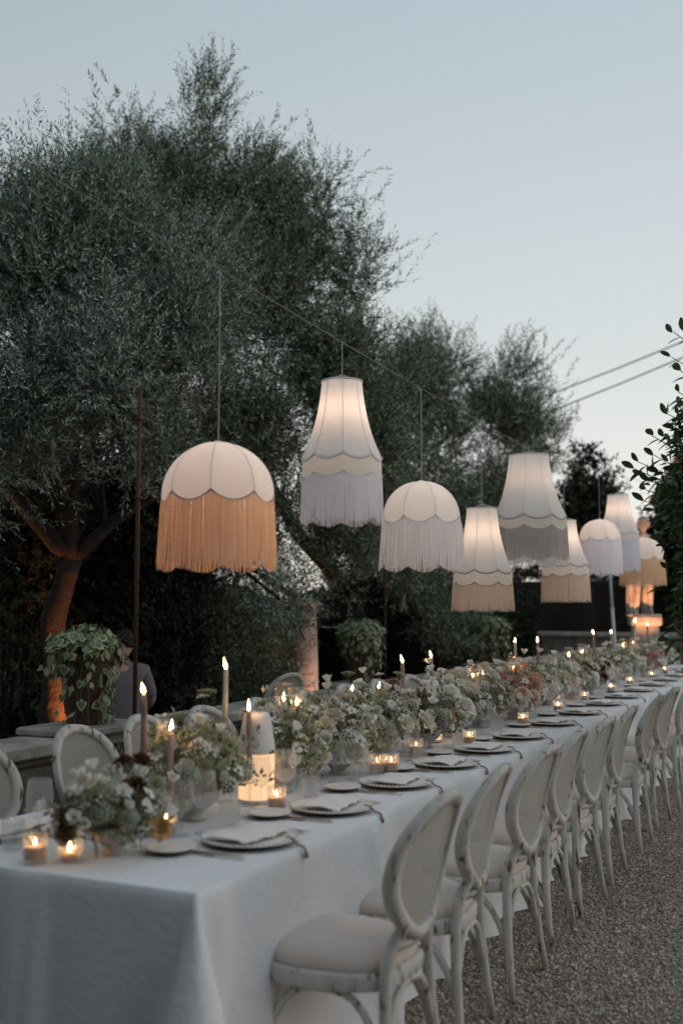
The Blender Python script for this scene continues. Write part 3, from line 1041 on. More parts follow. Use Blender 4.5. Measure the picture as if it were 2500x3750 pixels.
# ------------------------------------------------------------------ flowers
def petal(mb, L, W, cup, tilt, az, z0=0, r0=.002, mi=0, curl=0.0, nu=3, nv=2):
    """one curved petal growing outwards from the axis"""
    vs, fs = [], []
    ca, sa = math.cos(az), math.sin(az)
    for i in range(nu + 1):
        u = i / nu
        wid = W * (math.sin(PI * (.12 + .80 * u)) ** .8) * (.5 + .5 * u if u < .5 else 1)
        ang = tilt + cup * u * u - curl * u ** 3
        r = r0 + L * (u - 0) * math.cos(ang)
        z = z0 + L * u * math.sin(ang)
        for j in range(nv + 1):
            s = j / nv - .5
            y = s * wid
            zz = z + abs(s) * wid * .35
            vs.append((r * ca - y * sa, r * sa + y * ca, zz))
    for i in range(nu):
        for j in range(nv):
            a = i * (nv + 1) + j
            fs.append((a, a + 1, a + nv + 2, a + nv + 1))
    mb.add(vs, fs, mi)
def stem_to(mb, L, mi=2, r=.0016):
    mb.tube([(0, 0, .002), (.004, .002, -L * .4), (0, 0, -L)], [r, r, r * .8], 5, mi)
def rose(seed, s=1.0, L=.16):
    q = random.Random(seed)
    mb = MB()
    for ring, (n, rad, tilt, ln, wd) in enumerate(((4, .003, 1.45, .030, .026), (5, .007, 1.32, .033, .032), (5, .011, 1.12, .036, .038), (6, .015, .82, .040, .042), (6, .018, .45, .042, .044))):
        for k in range(n):
            az = 2 * PI * k / n + ring * .7 + q.uniform(-.15, .15)
            petal(mb, ln * s, wd * s, .25, tilt + q.uniform(-.1, .1), az, -.004 * ring * s, rad * s, 0, .55 if ring > 2 else .1, 4, 3)
    stem_to(mb, L)
    return mb
def cup(seed, s=1.0, L=.20):
    q = random.Random(seed)
    mb = MB()
    for ring, (n, tilt) in enumerate(((3, 1.25), (4, 1.02))):
        for k in range(n):
            petal(mb, .040 * s, .036 * s, .35, tilt + q.uniform(-.25, .1), 2 * PI * k / n + ring + q.uniform(-.2, .2), 0, .007 * s, 0, .35, 4, 2)
    mb.ico((0, 0, .004), .006 * s, 2, 6, 4)
    stem_to(mb, L)
    return mb
def open_flower(seed, s=1.0, n=8, L=.18, wide=1.0):
    q = random.Random(seed)
    mb = MB()
    for k in range(n):
        petal(mb, .026 * s, .018 * s * wide, .15, .28 + q.uniform(-.2, .25), 2 * PI * k / n + q.uniform(-.1, .1), 0, .004 * s, 0, .3, 3, 2)
    mb.ico((0, 0, .003 * s), .0072 * s, 1, 8, 4, .6)
    stem_to(mb, L)
    return mb
def cluster(seed, s=1.0, L=.2, n=46):
    """a head of many little blossoms"""
    q = random.Random(seed)
    mb = MB()
    for k in range(n):
        z = 1 - 1.5 * (k + .5) / n
        a = k * 2.39996
        r = math.sqrt(max(0, 1 - z * z))
        d = Vector((r * math.cos(a), r * math.sin(a), z)).normalized()
        c = d * .030 * s * q.uniform(.8, 1.08)
        M4 = Matrix.Translation(c) @ d.to_track_quat('Z', 'Y').to_matrix().to_4x4() @ Matrix.Rotation(q.uniform(0, 6), 4, 'Z')
        e = .0085 * s * q.uniform(.8, 1.2)
        vs = []
        for t in range(4):
            b = t * PI / 2
            vs += [(e * math.cos(b), e * math.sin(b), .0018), (e * .35 * math.cos(b + PI / 4), e * .35 * math.sin(b + PI / 4), .0)]
        mb.add([M4 @ Vector(p_) for p_ in vs] + [M4 @ Vector((0, 0, .0))], [(8, 7, 0, 1), (8, 1, 2, 3), (8, 3, 4, 5), (8, 5, 6, 7)])
    mb.ico((0, 0, -.002), .021 * s, 2, 8, 5)
    stem_to(mb, L)
    return mb
def umbel(seed, s=1.0, L=.24):
    q = random.Random(seed)
    mb = MB()
    for k in range(26):
        a, r = k * 2.4, .040 * s * math.sqrt(k / 26)
        x, y = r * math.cos(a), r * math.sin(a)
        z = .012 * s - r * r * 5 + q.uniform(-.002, .002)
        mb.tube([(0, 0, -.03 * s), (x, y, z)], .0006, 3, 2)
        mb.ico((x, y, z), .0058 * s, 0, 6, 3, .6)
    stem_to(mb, L)
    return mb
def bud(seed, s=1.0, L=.26):
    mb = MB()
    mb.lathe([(.001, -.004), (.006 * s, .002), (.0075 * s, .010), (.004 * s, .020), (.001, .026)], 8)
    stem_to(mb, L, r=.0012)
    return mb
def fmesh(mb, name, petal_mat, centre='centre'):
    return mb.mesh(name, [M['petal_' + petal_mat], M[centre], M['stem']])
FL = {}
for c_ in ('white', 'cream', 'blush', 'peach', 'pink'):
    FL['rose_' + c_] = [fmesh(rose(3, 1.0), 'rose_' + c_, c_), fmesh(rose(8, 1.12), 'rose_' + c_, c_)]
FL['tulip'] = [fmesh(cup(1, .95), 'tulip_white', 'white'), fmesh(cup(5, .8), 'tulip_white', 'white')]
FL['small'] = [fmesh(open_flower(2, 1.0, 6, wide=1.3), 'small_flower', 'white', 'centre_dark'), fmesh(open_flower(4, .85, 5, wide=1.6), 'small_flower', 'white')]
FL['daisy'] = [fmesh(open_flower(6, 1.05, 13, wide=.62), 'daisy', 'white'), fmesh(open_flower(9, .95, 12, wide=.62), 'daisy', 'yellow')]
FL['cluster_white'] = [fmesh(cluster(1, 1.0), 'blossom_head', 'white'), fmesh(cluster(2, 1.15), 'blossom_head', 'cream')]
FL['cluster_sage'] = [fmesh(cluster(3, 1.2, n=60), 'sage_head', 'sage'), fmesh(cluster(4, 1.0, n=60), 'sage_head', 'green')]
FL['burgundy'] = [fmesh(cluster(5, 1.15, n=60), 'burgundy_head', 'burgundy'), fmesh(rose(11, .8), 'burgundy_rose', 'burgundy')]
FL['rust'] = [fmesh(cluster(6, 1.25, n=60), 'rust_head', 'rust'), fmesh(rose(12, .9), 'rust_rose', 'rust')]
FL['orange'] = [fmesh(rose(13, .95), 'orange_rose', 'orange')]
FL['umbel'] = [fmesh(umbel(1, 1.0), 'lace_umbel', 'green'), fmesh(umbel(2, .85), 'lace_umbel', 'green')]
FL['bud'] = [fmesh(bud(1), 'flower_bud', 'white'), fmesh(bud(2, 1.2), 'flower_bud', 'green')]
PLAIN = {'tulip': 'tulip', 'small': 'small_flower', 'daisy': 'daisy', 'cluster_white': 'blossom_head', 'cluster_sage': 'blossom_head', 'burgundy': 'burgundy_flower', 'rust': 'rust_flower', 'orange': 'orange_flower', 'umbel': 'umbel', 'bud': 'bud'}

BOWL = lathe_mesh('flower_bowl', [(.001, .0), (.048, .0), (.050, .006), (.040, .014), (.036, .022), (.050, .036), (.082, .062), (.100, .095), (.104, .112), (.100, .112), (.094, .095), (.070, .066), (.001, .055)], M['bowl'], 36)
def leaf_cloud(n, pos_fn, leaf, seed, out_bias=.8, up=.35, fold=.25):
    """n leaf quads; pos_fn(n) -> positions and outward directions"""
    g = np.random.default_rng(seed)
    p, u = pos_fn(g, n)
    d = unit(u * out_bias + np.array([0, 0, up]) + g.normal(0, .55, (n, 3)))
    side = unit(np.cross(d, g.normal(0, 1, (n, 3))))
    nor = np.cross(d, side)
    L = (g.uniform(leaf[0], leaf[1], n))[:, None]
    W = L * leaf[2]
    v = np.stack([p, p + d * L * .5 + side * W + nor * W * fold, p + d * L, p + d * L * .5 - side * W + nor * W * fold], 1)
    q = np.arange(n * 4).reshape(-1, 4)
    return v.reshape(-1, 3), q
def bouquet_foliage(seed, material, sx=.175, sy=.27, sz=.17, n=1800):
    g0 = np.random.default_rng(seed)
    # sprigs: short stems fanning out of the bowl, leaves along them
    ns = 95
    th = g0.uniform(0, 2 * PI, ns)
    ph = np.arccos(g0.uniform(-.12, 1, ns))
    dirs = np.stack([np.sin(ph) * np.cos(th), np.sin(ph) * np.sin(th), np.cos(ph)], -1)
    ln = g0.uniform(.6, 1.38, ns)
    tips = dirs * np.array([sx, sy, sz]) * ln[:, None] + np.array([0, 0, .13])
    root = np.array([0, 0, .10]) + dirs * .03
    def pf(g, k):
        i = g.integers(0, ns, k)
        t = g.uniform(.25, 1, k)[:, None]
        p = root[i] * (1 - t) + tips[i] * t + g.normal(0, .010, (k, 3))
        return p, unit(tips[i] - root[i])
    v, q = leaf_cloud(n, pf, (.014, .036, .28), seed + 1)
    v2, q2 = [], []
    for i in range(ns):
        a, b = root[i], tips[i]
        w_ = np.array([.0011, .0006, 0])
        v2 += [a - w_, a + w_, b + w_ * .5, b - w_ * .5]
    v2 = np.array(v2)
    q2 = np.arange(len(v2)).reshape(-1, 4) + len(v)
    return np_mesh('bouquet_foliage', np.concatenate([v, v2]), np.concatenate([q, q2]), material)
BF = [bouquet_foliage(k * 10, M['foliage']) for k in range(3)] + [bouquet_foliage(77, M['foliage_dark'], .18, .25, .20)]
def pick(q, mix):
    r = q.random() * sum(w_ for _, w_ in mix)
    for n, w_ in mix:
        r -= w_
        if r <= 0:
            return n
    return mix[-1][0]
def arrangement(x, y, label, mix, n=34, fol=0, tall=4, s=1.0, seed=0, hz=1.0, bowl=True):
    q = random.Random(seed * 31 + 5)
    t = thing('flower_arrangement', label, 'flowers', (x, y, ZT), 0, 'flower bowls along the table')
    link('bowl', BOWL, t, scale=s)
    f = stuff(link('foliage', BF[fol], t, (0, 0, -.005), (0, 0, q.choice([0, PI]) + q.uniform(-.3, .3)), (s, s, s * hz)))
    for k in range(n):
        kind = pick(q, mix)
        z = 1 - 1.10 * (k + .5) / n
        a = k * 2.39996 + q.uniform(-.3, .3)
        r = math.sqrt(max(0, 1 - z * z))
        d = Vector((r * math.cos(a), r * math.sin(a), z))
        p = Vector((d.x * .165, d.y * .265, d.z * .168 * hz)) * s * (q.uniform(.62, 1.08) if k % 3 else q.uniform(1.0, 1.38)) + Vector((0, 0, .145 * s))
        nd = (Vector((d.x / .145, d.y / .20, d.z / .165 + 2.2)).normalized() + Vector((q.uniform(-.3, .3), q.uniform(-.3, .3), q.uniform(-.1, .2)))).normalized()
        mx = Matrix.Translation(p) @ nd.to_track_quat('Z', 'Y').to_matrix().to_4x4() @ Matrix.Rotation(q.uniform(0, 6), 4, 'Z') @ Matrix.Scale(q.uniform(.8, 1.25) * s, 4)
        me = q.choice(FL[kind])
        link('rose' if kind.startswith('rose') else PLAIN[kind], me, t, mx=mx)
    for k in range(tall):
        kind = q.choice(['tulip', 'small', 'bud', 'umbel', 'bud', 'tulip'])
        a = q.uniform(0, 6)
        p = Vector((.10 * math.cos(a), .17 * math.sin(a), (.29 + q.uniform(-.02, .12)) * hz)) * s
        nd = Vector((math.cos(a) * .25, math.sin(a) * .25, 1)).normalized()
        mx = Matrix.Translation(p) @ nd.to_track_quat('Z', 'Y').to_matrix().to_4x4() @ Matrix.Rotation(q.uniform(0, 6), 4, 'Z')
        link(PLAIN[kind], q.choice(FL[kind]), t, mx=mx)
    return t
W_ = [('rose_white', 1.4), ('rose_cream', .8), ('tulip', 3.6), ('small', 4.2), ('cluster_white', 1.8), ('cluster_sage', .6), ('umbel', .5), ('daisy', .8)]
arrs = [
    (-2.17, 2.86, 'sage and white bouquet with rust flowers and one orange flower at the open table end', [('rust', .7), ('cluster_sage', 2.6), ('burgundy', .2), ('tulip', 3.0), ('small', 3.4), ('umbel', 1.2), ('rose_cream', .6)], 30, 1, 2, .84, .9),
    (-2.25, 3.44, 'loose bouquet of small white flowers behind the rust bouquet', [('small', 4), ('tulip', 3), ('umbel', 1.2), ('cluster_sage', 1.6), ('cluster_white', 1.4), ('orange', .15)], 36, 0, 5, 1.0, 1.12),
    (-2.24, 4.11, 'bouquet with yellow centred daisies beside the first small table lamp', [('daisy', 5), ('small', 2), ('tulip', 2.4), ('umbel', .6), ('cluster_white', .8)], 38, 1, 5, 1.0, 1.1),
    (-2.23, 4.66, 'bouquet with a large cream rose over a grey bowl past the daisies', W_ + [('burgundy', .3), ('rose_cream', 1.4)], 36, 2, 4, 1.05, 1.08),
    (-2.26, 5.24, 'white and sage bouquet between the daisies and the second table lamp', W_ + [('burgundy', .5)], 36, 0, 5, 1.0, 1.1),
    (-2.20, 5.72, 'green bouquet with burgundy touches before the second table lamp', [('burgundy', .8), ('cluster_sage', 2), ('small', 3), ('tulip', 2.5), ('umbel', 1.4)], 34, 3, 4, .95, 1.0),
    (-2.27, 6.28, 'bouquet with big cream roses after the second table lamp', [('rose_cream', 3), ('rose_white', 1.6), ('small', 3), ('cluster_white', 1.6), ('umbel', 1), ('daisy', .6)], 36, 1, 4, 1.0, 1.1),
    (-2.24, 6.86, 'white bouquet between the cream roses and the peach flowers', W_, 36, 2, 5, 1.0, 1.1),
    (-2.20, 7.48, 'peach and pink bouquet with white roses in front', [('peach_', 0), ('rose_peach', 2.2), ('rose_blush', 1.8), ('rose_pink', .8), ('rose_white', 1.6), ('small', 2), ('cluster_sage', 1)], 36, 1, 4, 1.0, 1.05),
    (-2.27, 8.05, 'white and green bouquet just past the peach flowers', W_, 36, 0, 5, 1.0, 1.1),
    (-2.26, 8.66, 'white bouquet with cream touches before the burgundy flowers', W_ + [('rose_cream', 1.2)], 34, 2, 5, 1.0, 1.05),
    (-2.22, 9.30, 'white and blush bouquet touching the burgundy flowers', W_ + [('rose_blush', 1.2)], 34, 1, 4, 1.0, 1.05),
    (-2.20, 9.92, 'bouquet with deep burgundy flower heads', [('burgundy', 2.4), ('small', 3), ('rose_cream', 1), ('cluster_sage', 1.4), ('tulip', 2)], 34, 3, 4, 1.0, 1.05),
    (-2.27, 10.6, 'white bouquet just past the burgundy flowers', W_, 30, 0, 5, 1.0, 1.1),
    (-2.24, 11.3, 'white bouquet with blush roses toward the statue', W_ + [('rose_blush', 1)], 30, 2, 4, 1.0, 1.08),
    (-2.27, 12.0, 'white and green bouquet toward the statue after the blush roses', W_, 30, 1, 4, 1.0, 1.05),
    (-2.16, 12.7, 'bouquet with one large pink rose toward the statue', W_ + [('rose_pink', 2.4)], 30, 2, 3, 1.0, 1.05),
    (-2.26, 13.4, 'white bouquet last but one before the statue end', W_, 28, 0, 4, 1.0, 1.05),
    (-2.24, 14.2, 'white bouquet closest to the statue end of the table', W_, 28, 1, 4, 1.0, 1.05),
]
for k, (x, y, lab, mix, n, fol, tall, s, hz) in enumerate(arrs):
    mix = [m_ for m_ in mix if m_[0] in FL]
    t = arrangement(x, y, lab, mix, n + 22, fol, tall + 4, s, k + 1, hz)
    if k == 0:
        link('orange_flower', FL['orange'][0], t, (.15, .04, .085), (R(20), R(70), 0), .8)
        for dx, dy, dz in ((-.13, -.16, .13), (-.10, -.19, .09), (-.15, -.13, .08), (-.08, -.20, .16)):
            link('rust_flower', FL['rust'][0], t, (dx + .06, dy, dz), (R(70), 0, R(-20)), .95)
    if k == 3:
        link('rose', FL['rose_cream'][1], t, (.13, -.12, .12), (R(35), R(45), 0), 1.2)
        link('rose', FL['rose_cream'][0], t, (.12, -.05, .22), (R(10), R(40), 0), 1.15)
    if k == 8:
        for dx, dy, dz, kk in ((.14, -.10, .16, 'rose_white'), (.15, .0, .17, 'rose_white'), (.10, -.02, .25, 'rose_peach'), (.13, .08, .21, 'rose_blush')):
            link('rose', FL[kk][1], t, (dx, dy, dz), (0, R(55), 0), 1.1)

# ------------------------------------------------------------------ hanging lampshades
LX = TCX
def lampshade(kind, cx, top, sc1, sc2, fr, wtop, wbot, wfr, fringe, piping, label, wire_z, fr2=None, n=8):
    """heights and widths measured in the photograph at the table's centre line"""
    p0 = at_x(cx, (top + fr) / 2, LX)
    k = S_ * depth(p0) / F_PX          # metres per pixel of the 1568 wide copy
    zc = p0.z
    zof = lambda y: zc + ((top + fr) / 2 - y) * k
    zt, z1, z2, zf = zof(top), zof(sc1), zof(sc2), zof(fr)
    rt, rb, rf = wtop * k / 2, wbot * k / 2, wfr * k / 2
    rz0 = rnd.uniform(0, .8)
    t = thing('fringed_lampshade', label, 'lamp', (LX, p0.y, zf), rz0, 'fringed lampshades hanging over the table')
    H = zt - z1
    def prof(u):
        """u 0 top .. 1 bottom of main shade -> radius"""
        if kind == 'dome':
            return max(rb * math.sqrt(max(0, 1 - (1 - u) ** 2.25)), .012)
        return rt + (rb - rt) * (.38 * u + .62 * u ** 2.4)
    amp = (.042 if kind == 'dome' else .032) * (rb / .25)
    da = 2 * PI / n
    NU, NV = 12, 10
    def scallop(s):
        return amp * (math.sin(PI * s) ** .8)
    # main panel
    def panel_pt(u, s):
        a = (s - .5) * da
        r = prof(u)
        r *= 1 - .035 * math.sin(PI * s) * (1 if kind == 'dome' else .7)   # cloth pulls in between the ribs
        z = zt - zf - H * u - (scallop(s) - amp * .5) * u ** 3
        return (r * math.cos(a), r * math.sin(a), z)
    pm = MB()
    us = [1 - (1 - i / NU) ** 1.6 if kind == 'bell' else (i / NU) ** 1.5 for i in range(NU + 1)]
    pm.add([panel_pt(u, j / NV) for u in us for j in range(NV + 1)], [(i * (NV + 1) + j, i * (NV + 1) + j + 1, (i + 1) * (NV + 1) + j + 1, (i + 1) * (NV + 1) + j) for i in range(NU) for j in range(NV)])
    pm = pm.mesh('shade_panel', M['shade'])
    tm = MB().tube([panel_pt(1.0, j / NV) for j in range(NV + 1)], .0038, 5).mesh('scallop_trim', M[piping])
    rm = MB().tube([panel_pt(u, 0.0) for u in us], .0016, 5).mesh('seam', M['piping'])
    hang_r = rb
    z_f0 = z1
    bandm = tm2 = None
    if kind == 'bell':
        def band_pt(v, s):
            a = (s - .5) * da
            r = (rb + (rf - rb) * v * .4) * (1 - .02 * math.sin(PI * s)) - .003
            zz0 = z1 - zf - (scallop(s) - amp * .5) + .012
            zz1 = z2 - zf - (scallop(s) - amp * .5)
            return (r * math.cos(a), r * math.sin(a), zz0 + (zz1 - zz0) * v)
        bandm = MB().add([band_pt(v / 3, j / NV) for v in range(4) for j in range(NV + 1)], [(i * (NV + 1) + j, i * (NV + 1) + j + 1, (i + 1) * (NV + 1) + j + 1, (i + 1) * (NV + 1) + j) for i in range(3) for j in range(NV)]).mesh('band_panel', M['band'])
        tm2 = MB().tube([band_pt(1, j / NV) for j in range(NV + 1)], .0042, 5).mesh('band_trim', M[piping])
        z_f0 = z2
    def fringe_mesh(zend, rr0, rr1, material, lay, seed):
        g = random.Random(seed)
        mb = MB()
        ns = 58
        for L in range(lay):
            for i in range(ns):
                s = (i + .5 + g.uniform(-.35, .35)) / ns
                if g.random() < .015:
                    continue
                a = (s - .5) * da
                zz0 = z_f0 - zf - (scallop(s) - amp * .5)
                zz1 = zend - zf - (scallop(s) - amp * .5) * 1.0 + g.uniform(-.005, .004)
                w = da * rr0 / ns * g.uniform(.58, .80)
                r0, r1 = rr0 - L * .004, rr1 - L * .004 + g.uniform(-.003, .004)
                am = a + g.uniform(-.004, .004)
                ae = a + g.uniform(-.012, .012)
                tw = g.uniform(-.3, .3)
                vs = []
                for (aa, r, z, ww) in ((a, r0, zz0, w), (am, (r0 + r1) / 2, (zz0 + zz1) / 2, w), (ae, r1, zz1, w * .7)):
                    tx, ty = -math.sin(aa + tw), math.cos(aa + tw)
                    x, y = r * math.cos(aa), r * math.sin(aa)
                    vs += [(x - tx * ww, y - ty * ww, z), (x + tx * ww, y + ty * ww, z)]
                mb.add(vs, [(0, 1, 3, 2), (2, 3, 5, 4)])
        return mb.mesh('fringe', M[material], False)
    fms = [fringe_mesh(zf, hang_r, rf, fringe, 1, q) for q in (1, 2)]
    fms2 = [fringe_mesh(zof(fr2), hang_r * 1.012, rf * 1.012, 'fringe_mauve', 1, q) for q in (3, 4)] if fr2 else None
    for i in range(n):
        rot = (0, 0, i * da)
        pa = link('shade_panel', pm, t, rot=rot)
        link('trim', tm, pa)
        link('seam', rm, t, rot=rot)
        if bandm:
            ba = link('band_panel', bandm, t, rot=rot)
            link('trim', tm2, ba)
        stuff(link('fringe', fms[i % 2], t, rot=rot))
        if fms2:
            stuff(link('outer_fringe', fms2[i % 2], t, rot=rot))
    zl = zt - zf
    if kind == 'bell':
        MB().tube([((rt + .001) * math.cos(2 * PI * i / 40), (rt + .001) * math.sin(2 * PI * i / 40), zl) for i in range(40)], .005, 6, closed=True).build('top_ring', M['piping'], t)
        sp = MB()
        for i in range(3):
            a = 2 * PI * i / 3
            sp.tube([(rt * math.cos(a), rt * math.sin(a), zl), (0, 0, zl + .035)], .0014, 4)
        sp.build('spider', M['lamp_metal'], t)
        hook = zl + .030
        zb = zl - .42 * H
    else:
        MB().lathe([(.001, .006), (.016, .005), (.020, -.002)], 16).build('top_cap', M['piping'], t, loc=(0, 0, zl))
        hook = zl
        zb = zl - .62 * H
    MB().ico((0, 0, zb), .058, 0, 16, 10, 1.1).build('bulb', M['bulb'], t)
    MB().lathe([(.001, zb + .075), (.018, zb + .074), (.019, zb + .03), (.012, zb + .026)], 14).build('bulb_holder', M['lamp_metal'], t)
    MB().tube([(0, 0, zb + .07), (0, 0, hook), (.002, 0, (hook + wire_z - zf) / 2), (0, 0, wire_z - zf)], .0022, 5).build('cord', M['cord'], t)
    return t
for n_, c_, tl in (('peach', (.95, .62, .40), .26), ('lilac', (.93, .91, .97), .18), ('rosewhite', (.95, .91, .91), .18), ('tan', (.86, .69, .55), .24), ('mauve', (.68, .60, .55), .2), ('paleblue', (.83, .84, .95), .18), ('ochre', (.82, .60, .41), .26), ('white', (.95, .93, .95), .18)):
    M['fringe_' + n_] = mat('fringe_' + n_, c_, .8, spec=.15, translucent=tl)
lamps = [
    ('dome', 500, 1015, 1148, 1148, 1300, 0, 258, 271, 'fringe_peach', 'piping_brown', 'domed white lampshade with long peach orange fringe, beside the iron pole', 2.93),
    ('bell', 785, 875, 1058, 1098, 1198, 92, 184, 188, 'fringe_lilac', 'piping', 'tall bell lampshade with lilac white fringe, second from the iron pole', 2.89),
    ('dome', 968, 1105, 1198, 1198, 1303, 0, 184, 198, 'fringe_rosewhite', 'piping_lilac', 'domed white lampshade with pale pink fringe and lilac scalloped trim', 2.86),
    ('bell', 1107, 1168, 1315, 1343, 1400, 70, 138, 143, 'fringe_tan', 'piping_brown', 'bell lampshade with tan fringe hanging low before the big double fringed shade', 2.84),
    ('bell', 1215, 1046, 1192, 1216, 1296, 90, 167, 171, 'fringe_white', 'piping_brown', 'wide bell lampshade with brown mauve fringe over a longer white one', 2.81),
    ('bell', 1297, 1196, 1300, 1322, 1380, 52, 108, 111, 'fringe_tan', 'piping_brown', 'low bell lampshade with tan fringe behind the double fringed shade', 2.84),
    ('dome', 1377, 1193, 1240, 1240, 1318, 0, 96, 101, 'fringe_lilac', 'piping_lilac', 'small looking dome lampshade with pale lilac fringe before the white pole', 2.94),
    ('bell', 1420, 1137, 1226, 1242, 1310, 46, 90, 93, 'fringe_paleblue', 'piping_lilac', 'bell lampshade with blue lilac fringe hanging highest beside the statue head', 3.01),
    ('dome', 1474, 1234, 1284, 1284, 1342, 0, 100, 104, 'fringe_ochre', 'piping_brown', 'dome lampshade with ochre tan fringe in front of the statue', 3.10),
]
lamp_pos = []
for i, L_ in enumerate(lamps):
    kw = dict(fr2=1284) if i == 4 else {}
    t = lampshade(L_[0], *L_[1:12], L_[12], **kw)
    lamp_pos.append((t.location.y, L_[12]))
wire_pts = [(-3.4, -1.3, 3.35), (LX - .15, 1.6, 3.03)] + [(LX, y, z + .002) for y, z in lamp_pos] + [(LX - .3, 16.6, 3.32), (LX - 1.0, 18.5, 3.45)]
tag(MB().tube(wire_pts, .0020, 5).build('suspension_wire', M['wire_dark']), 'thin wire sagging above the table from which the lampshades hang', 'wire')
for n_, a, b, lab in (('power_cable', (1180, 978, 30), (1720, 757, 24), 'lower of the two grey overhead cables crossing the sky'), ('power_cable', (1180, 938, 30), (1720, 722, 24), 'upper of the two grey overhead cables crossing the sky')):
    pa, pb = at_d(*a), at_d(*b)
    tag(MB().tube([pa, pa.lerp(pb, .5) + Vector((0, 0, -.03)), pb], .022, 6).build(n_, M['cable']), lab, 'cable', 'overhead cables')

# ------------------------------------------------------------------ poles
def spiral(c, r0, r1, a0, turns, plane='y', n=22):
    pts = []
    for i in range(n + 1):
        u = i / n
        a = a0 + turns * 2 * PI * u
        r = r0 + (r1 - r0) * u
        pts.append((c[0], c[1] + r * math.cos(a), c[2] + r * math.sin(a)))
    return pts
def iron_pole(y, top, label):
    t = thing('iron_pole', label, 'pole', (-4.20, y, WZ - .02), 0, 'wrought iron poles on the wall')
    h = top - WZ + .02
    MB().box(-.055, .055, -.055, .055, 0, .03, bev=.006).build('foot', M['iron'], t)
    MB().tube([(0, 0, .02), (0, 0, h)], .0145, 8).build('shaft', M['iron'], t)
    for zc, r in ((h - .13, .085), (h - .70, .040)):
        pts = [(0, .015, zc - r)] + spiral((0, r * 1.15 + .02, zc), r, r * .25, -PI / 2, 1.35)
        MB().tube(pts, .0065, 6).build('scroll', M['iron'], t)
        MB().lathe([(.021, -.012), (.025, -.008), (.025, .008), (.021, .012)], 12).build('collar', M['iron'], t, loc=(0, 0, zc - r))
iron_pole(5.72, 3.01, 'rusty iron pole with scrolls beside the peach fringed lampshade')
iron_pole(9.84, 2.95, 'rusty iron pole with scrolls behind the pale pink fringed lampshade')
p1, p2 = at_d(1411, 1490, 15.0), at_d(1386, 1110, 15.0)
wp = thing('tent_pole', 'leaning white metal pole beneath the lilac fringed dome shade', 'pole', (p1.x, p1.y, 0))
dv = (p2 - p1) / (p2.z - p1.z)
base = p1 + dv * (0 - p1.z)
wp.location = (base.x, base.y, 0)
MB().tube([(0, 0, 0), tuple(dv * 1.55)], .024, 10).build('lower_tube', M['pole_white'], wp)
MB().tube([tuple(dv * 1.50), tuple(dv * 2.5)], .020, 10).build('upper_tube', M['pole_white'], wp)
MB().lathe([(.001, .0), (.12, 0), (.12, .02), (.001, .022)], 16).build('foot', M['pole_white'], wp)

# ------------------------------------------------------------------ ivy planters on the wall
def ivy_leaf_mesh():
    mb = MB()
    out = [(0, 0), (.010, .014), (.017, .010), (.022, .020), (.016, .030), (.012, .040), (0, .052), (-.012, .040), (-.016, .030), (-.022, .020), (-.017, .010), (-.010, .014)]
    inn = [(x * .68, .022 + (y - .022) * .68) for x, y in out]
    bend = lambda x, y, s: (x, y, -.35 * abs(x) - y * y * 4 + s)
    n = len(out)
    vs = [bend(x, y, 0) for x, y in out] + [bend(x, y, .0005) for x, y in inn] + [bend(0, .024, .001)]
    mb.add(vs, [(i, (i + 1) % n, n + (i + 1) % n, n + i) for i in range(n)], 1)
    mb.add([vs[n + i] for i in range(n)] + [vs[-1]], [(i, (i + 1) % n, n) for i in range(n)], 0)
    return mb.mesh('ivy_leaf', [M['ivy'], M['ivy_edge']])
IVY = ivy_leaf_mesh()
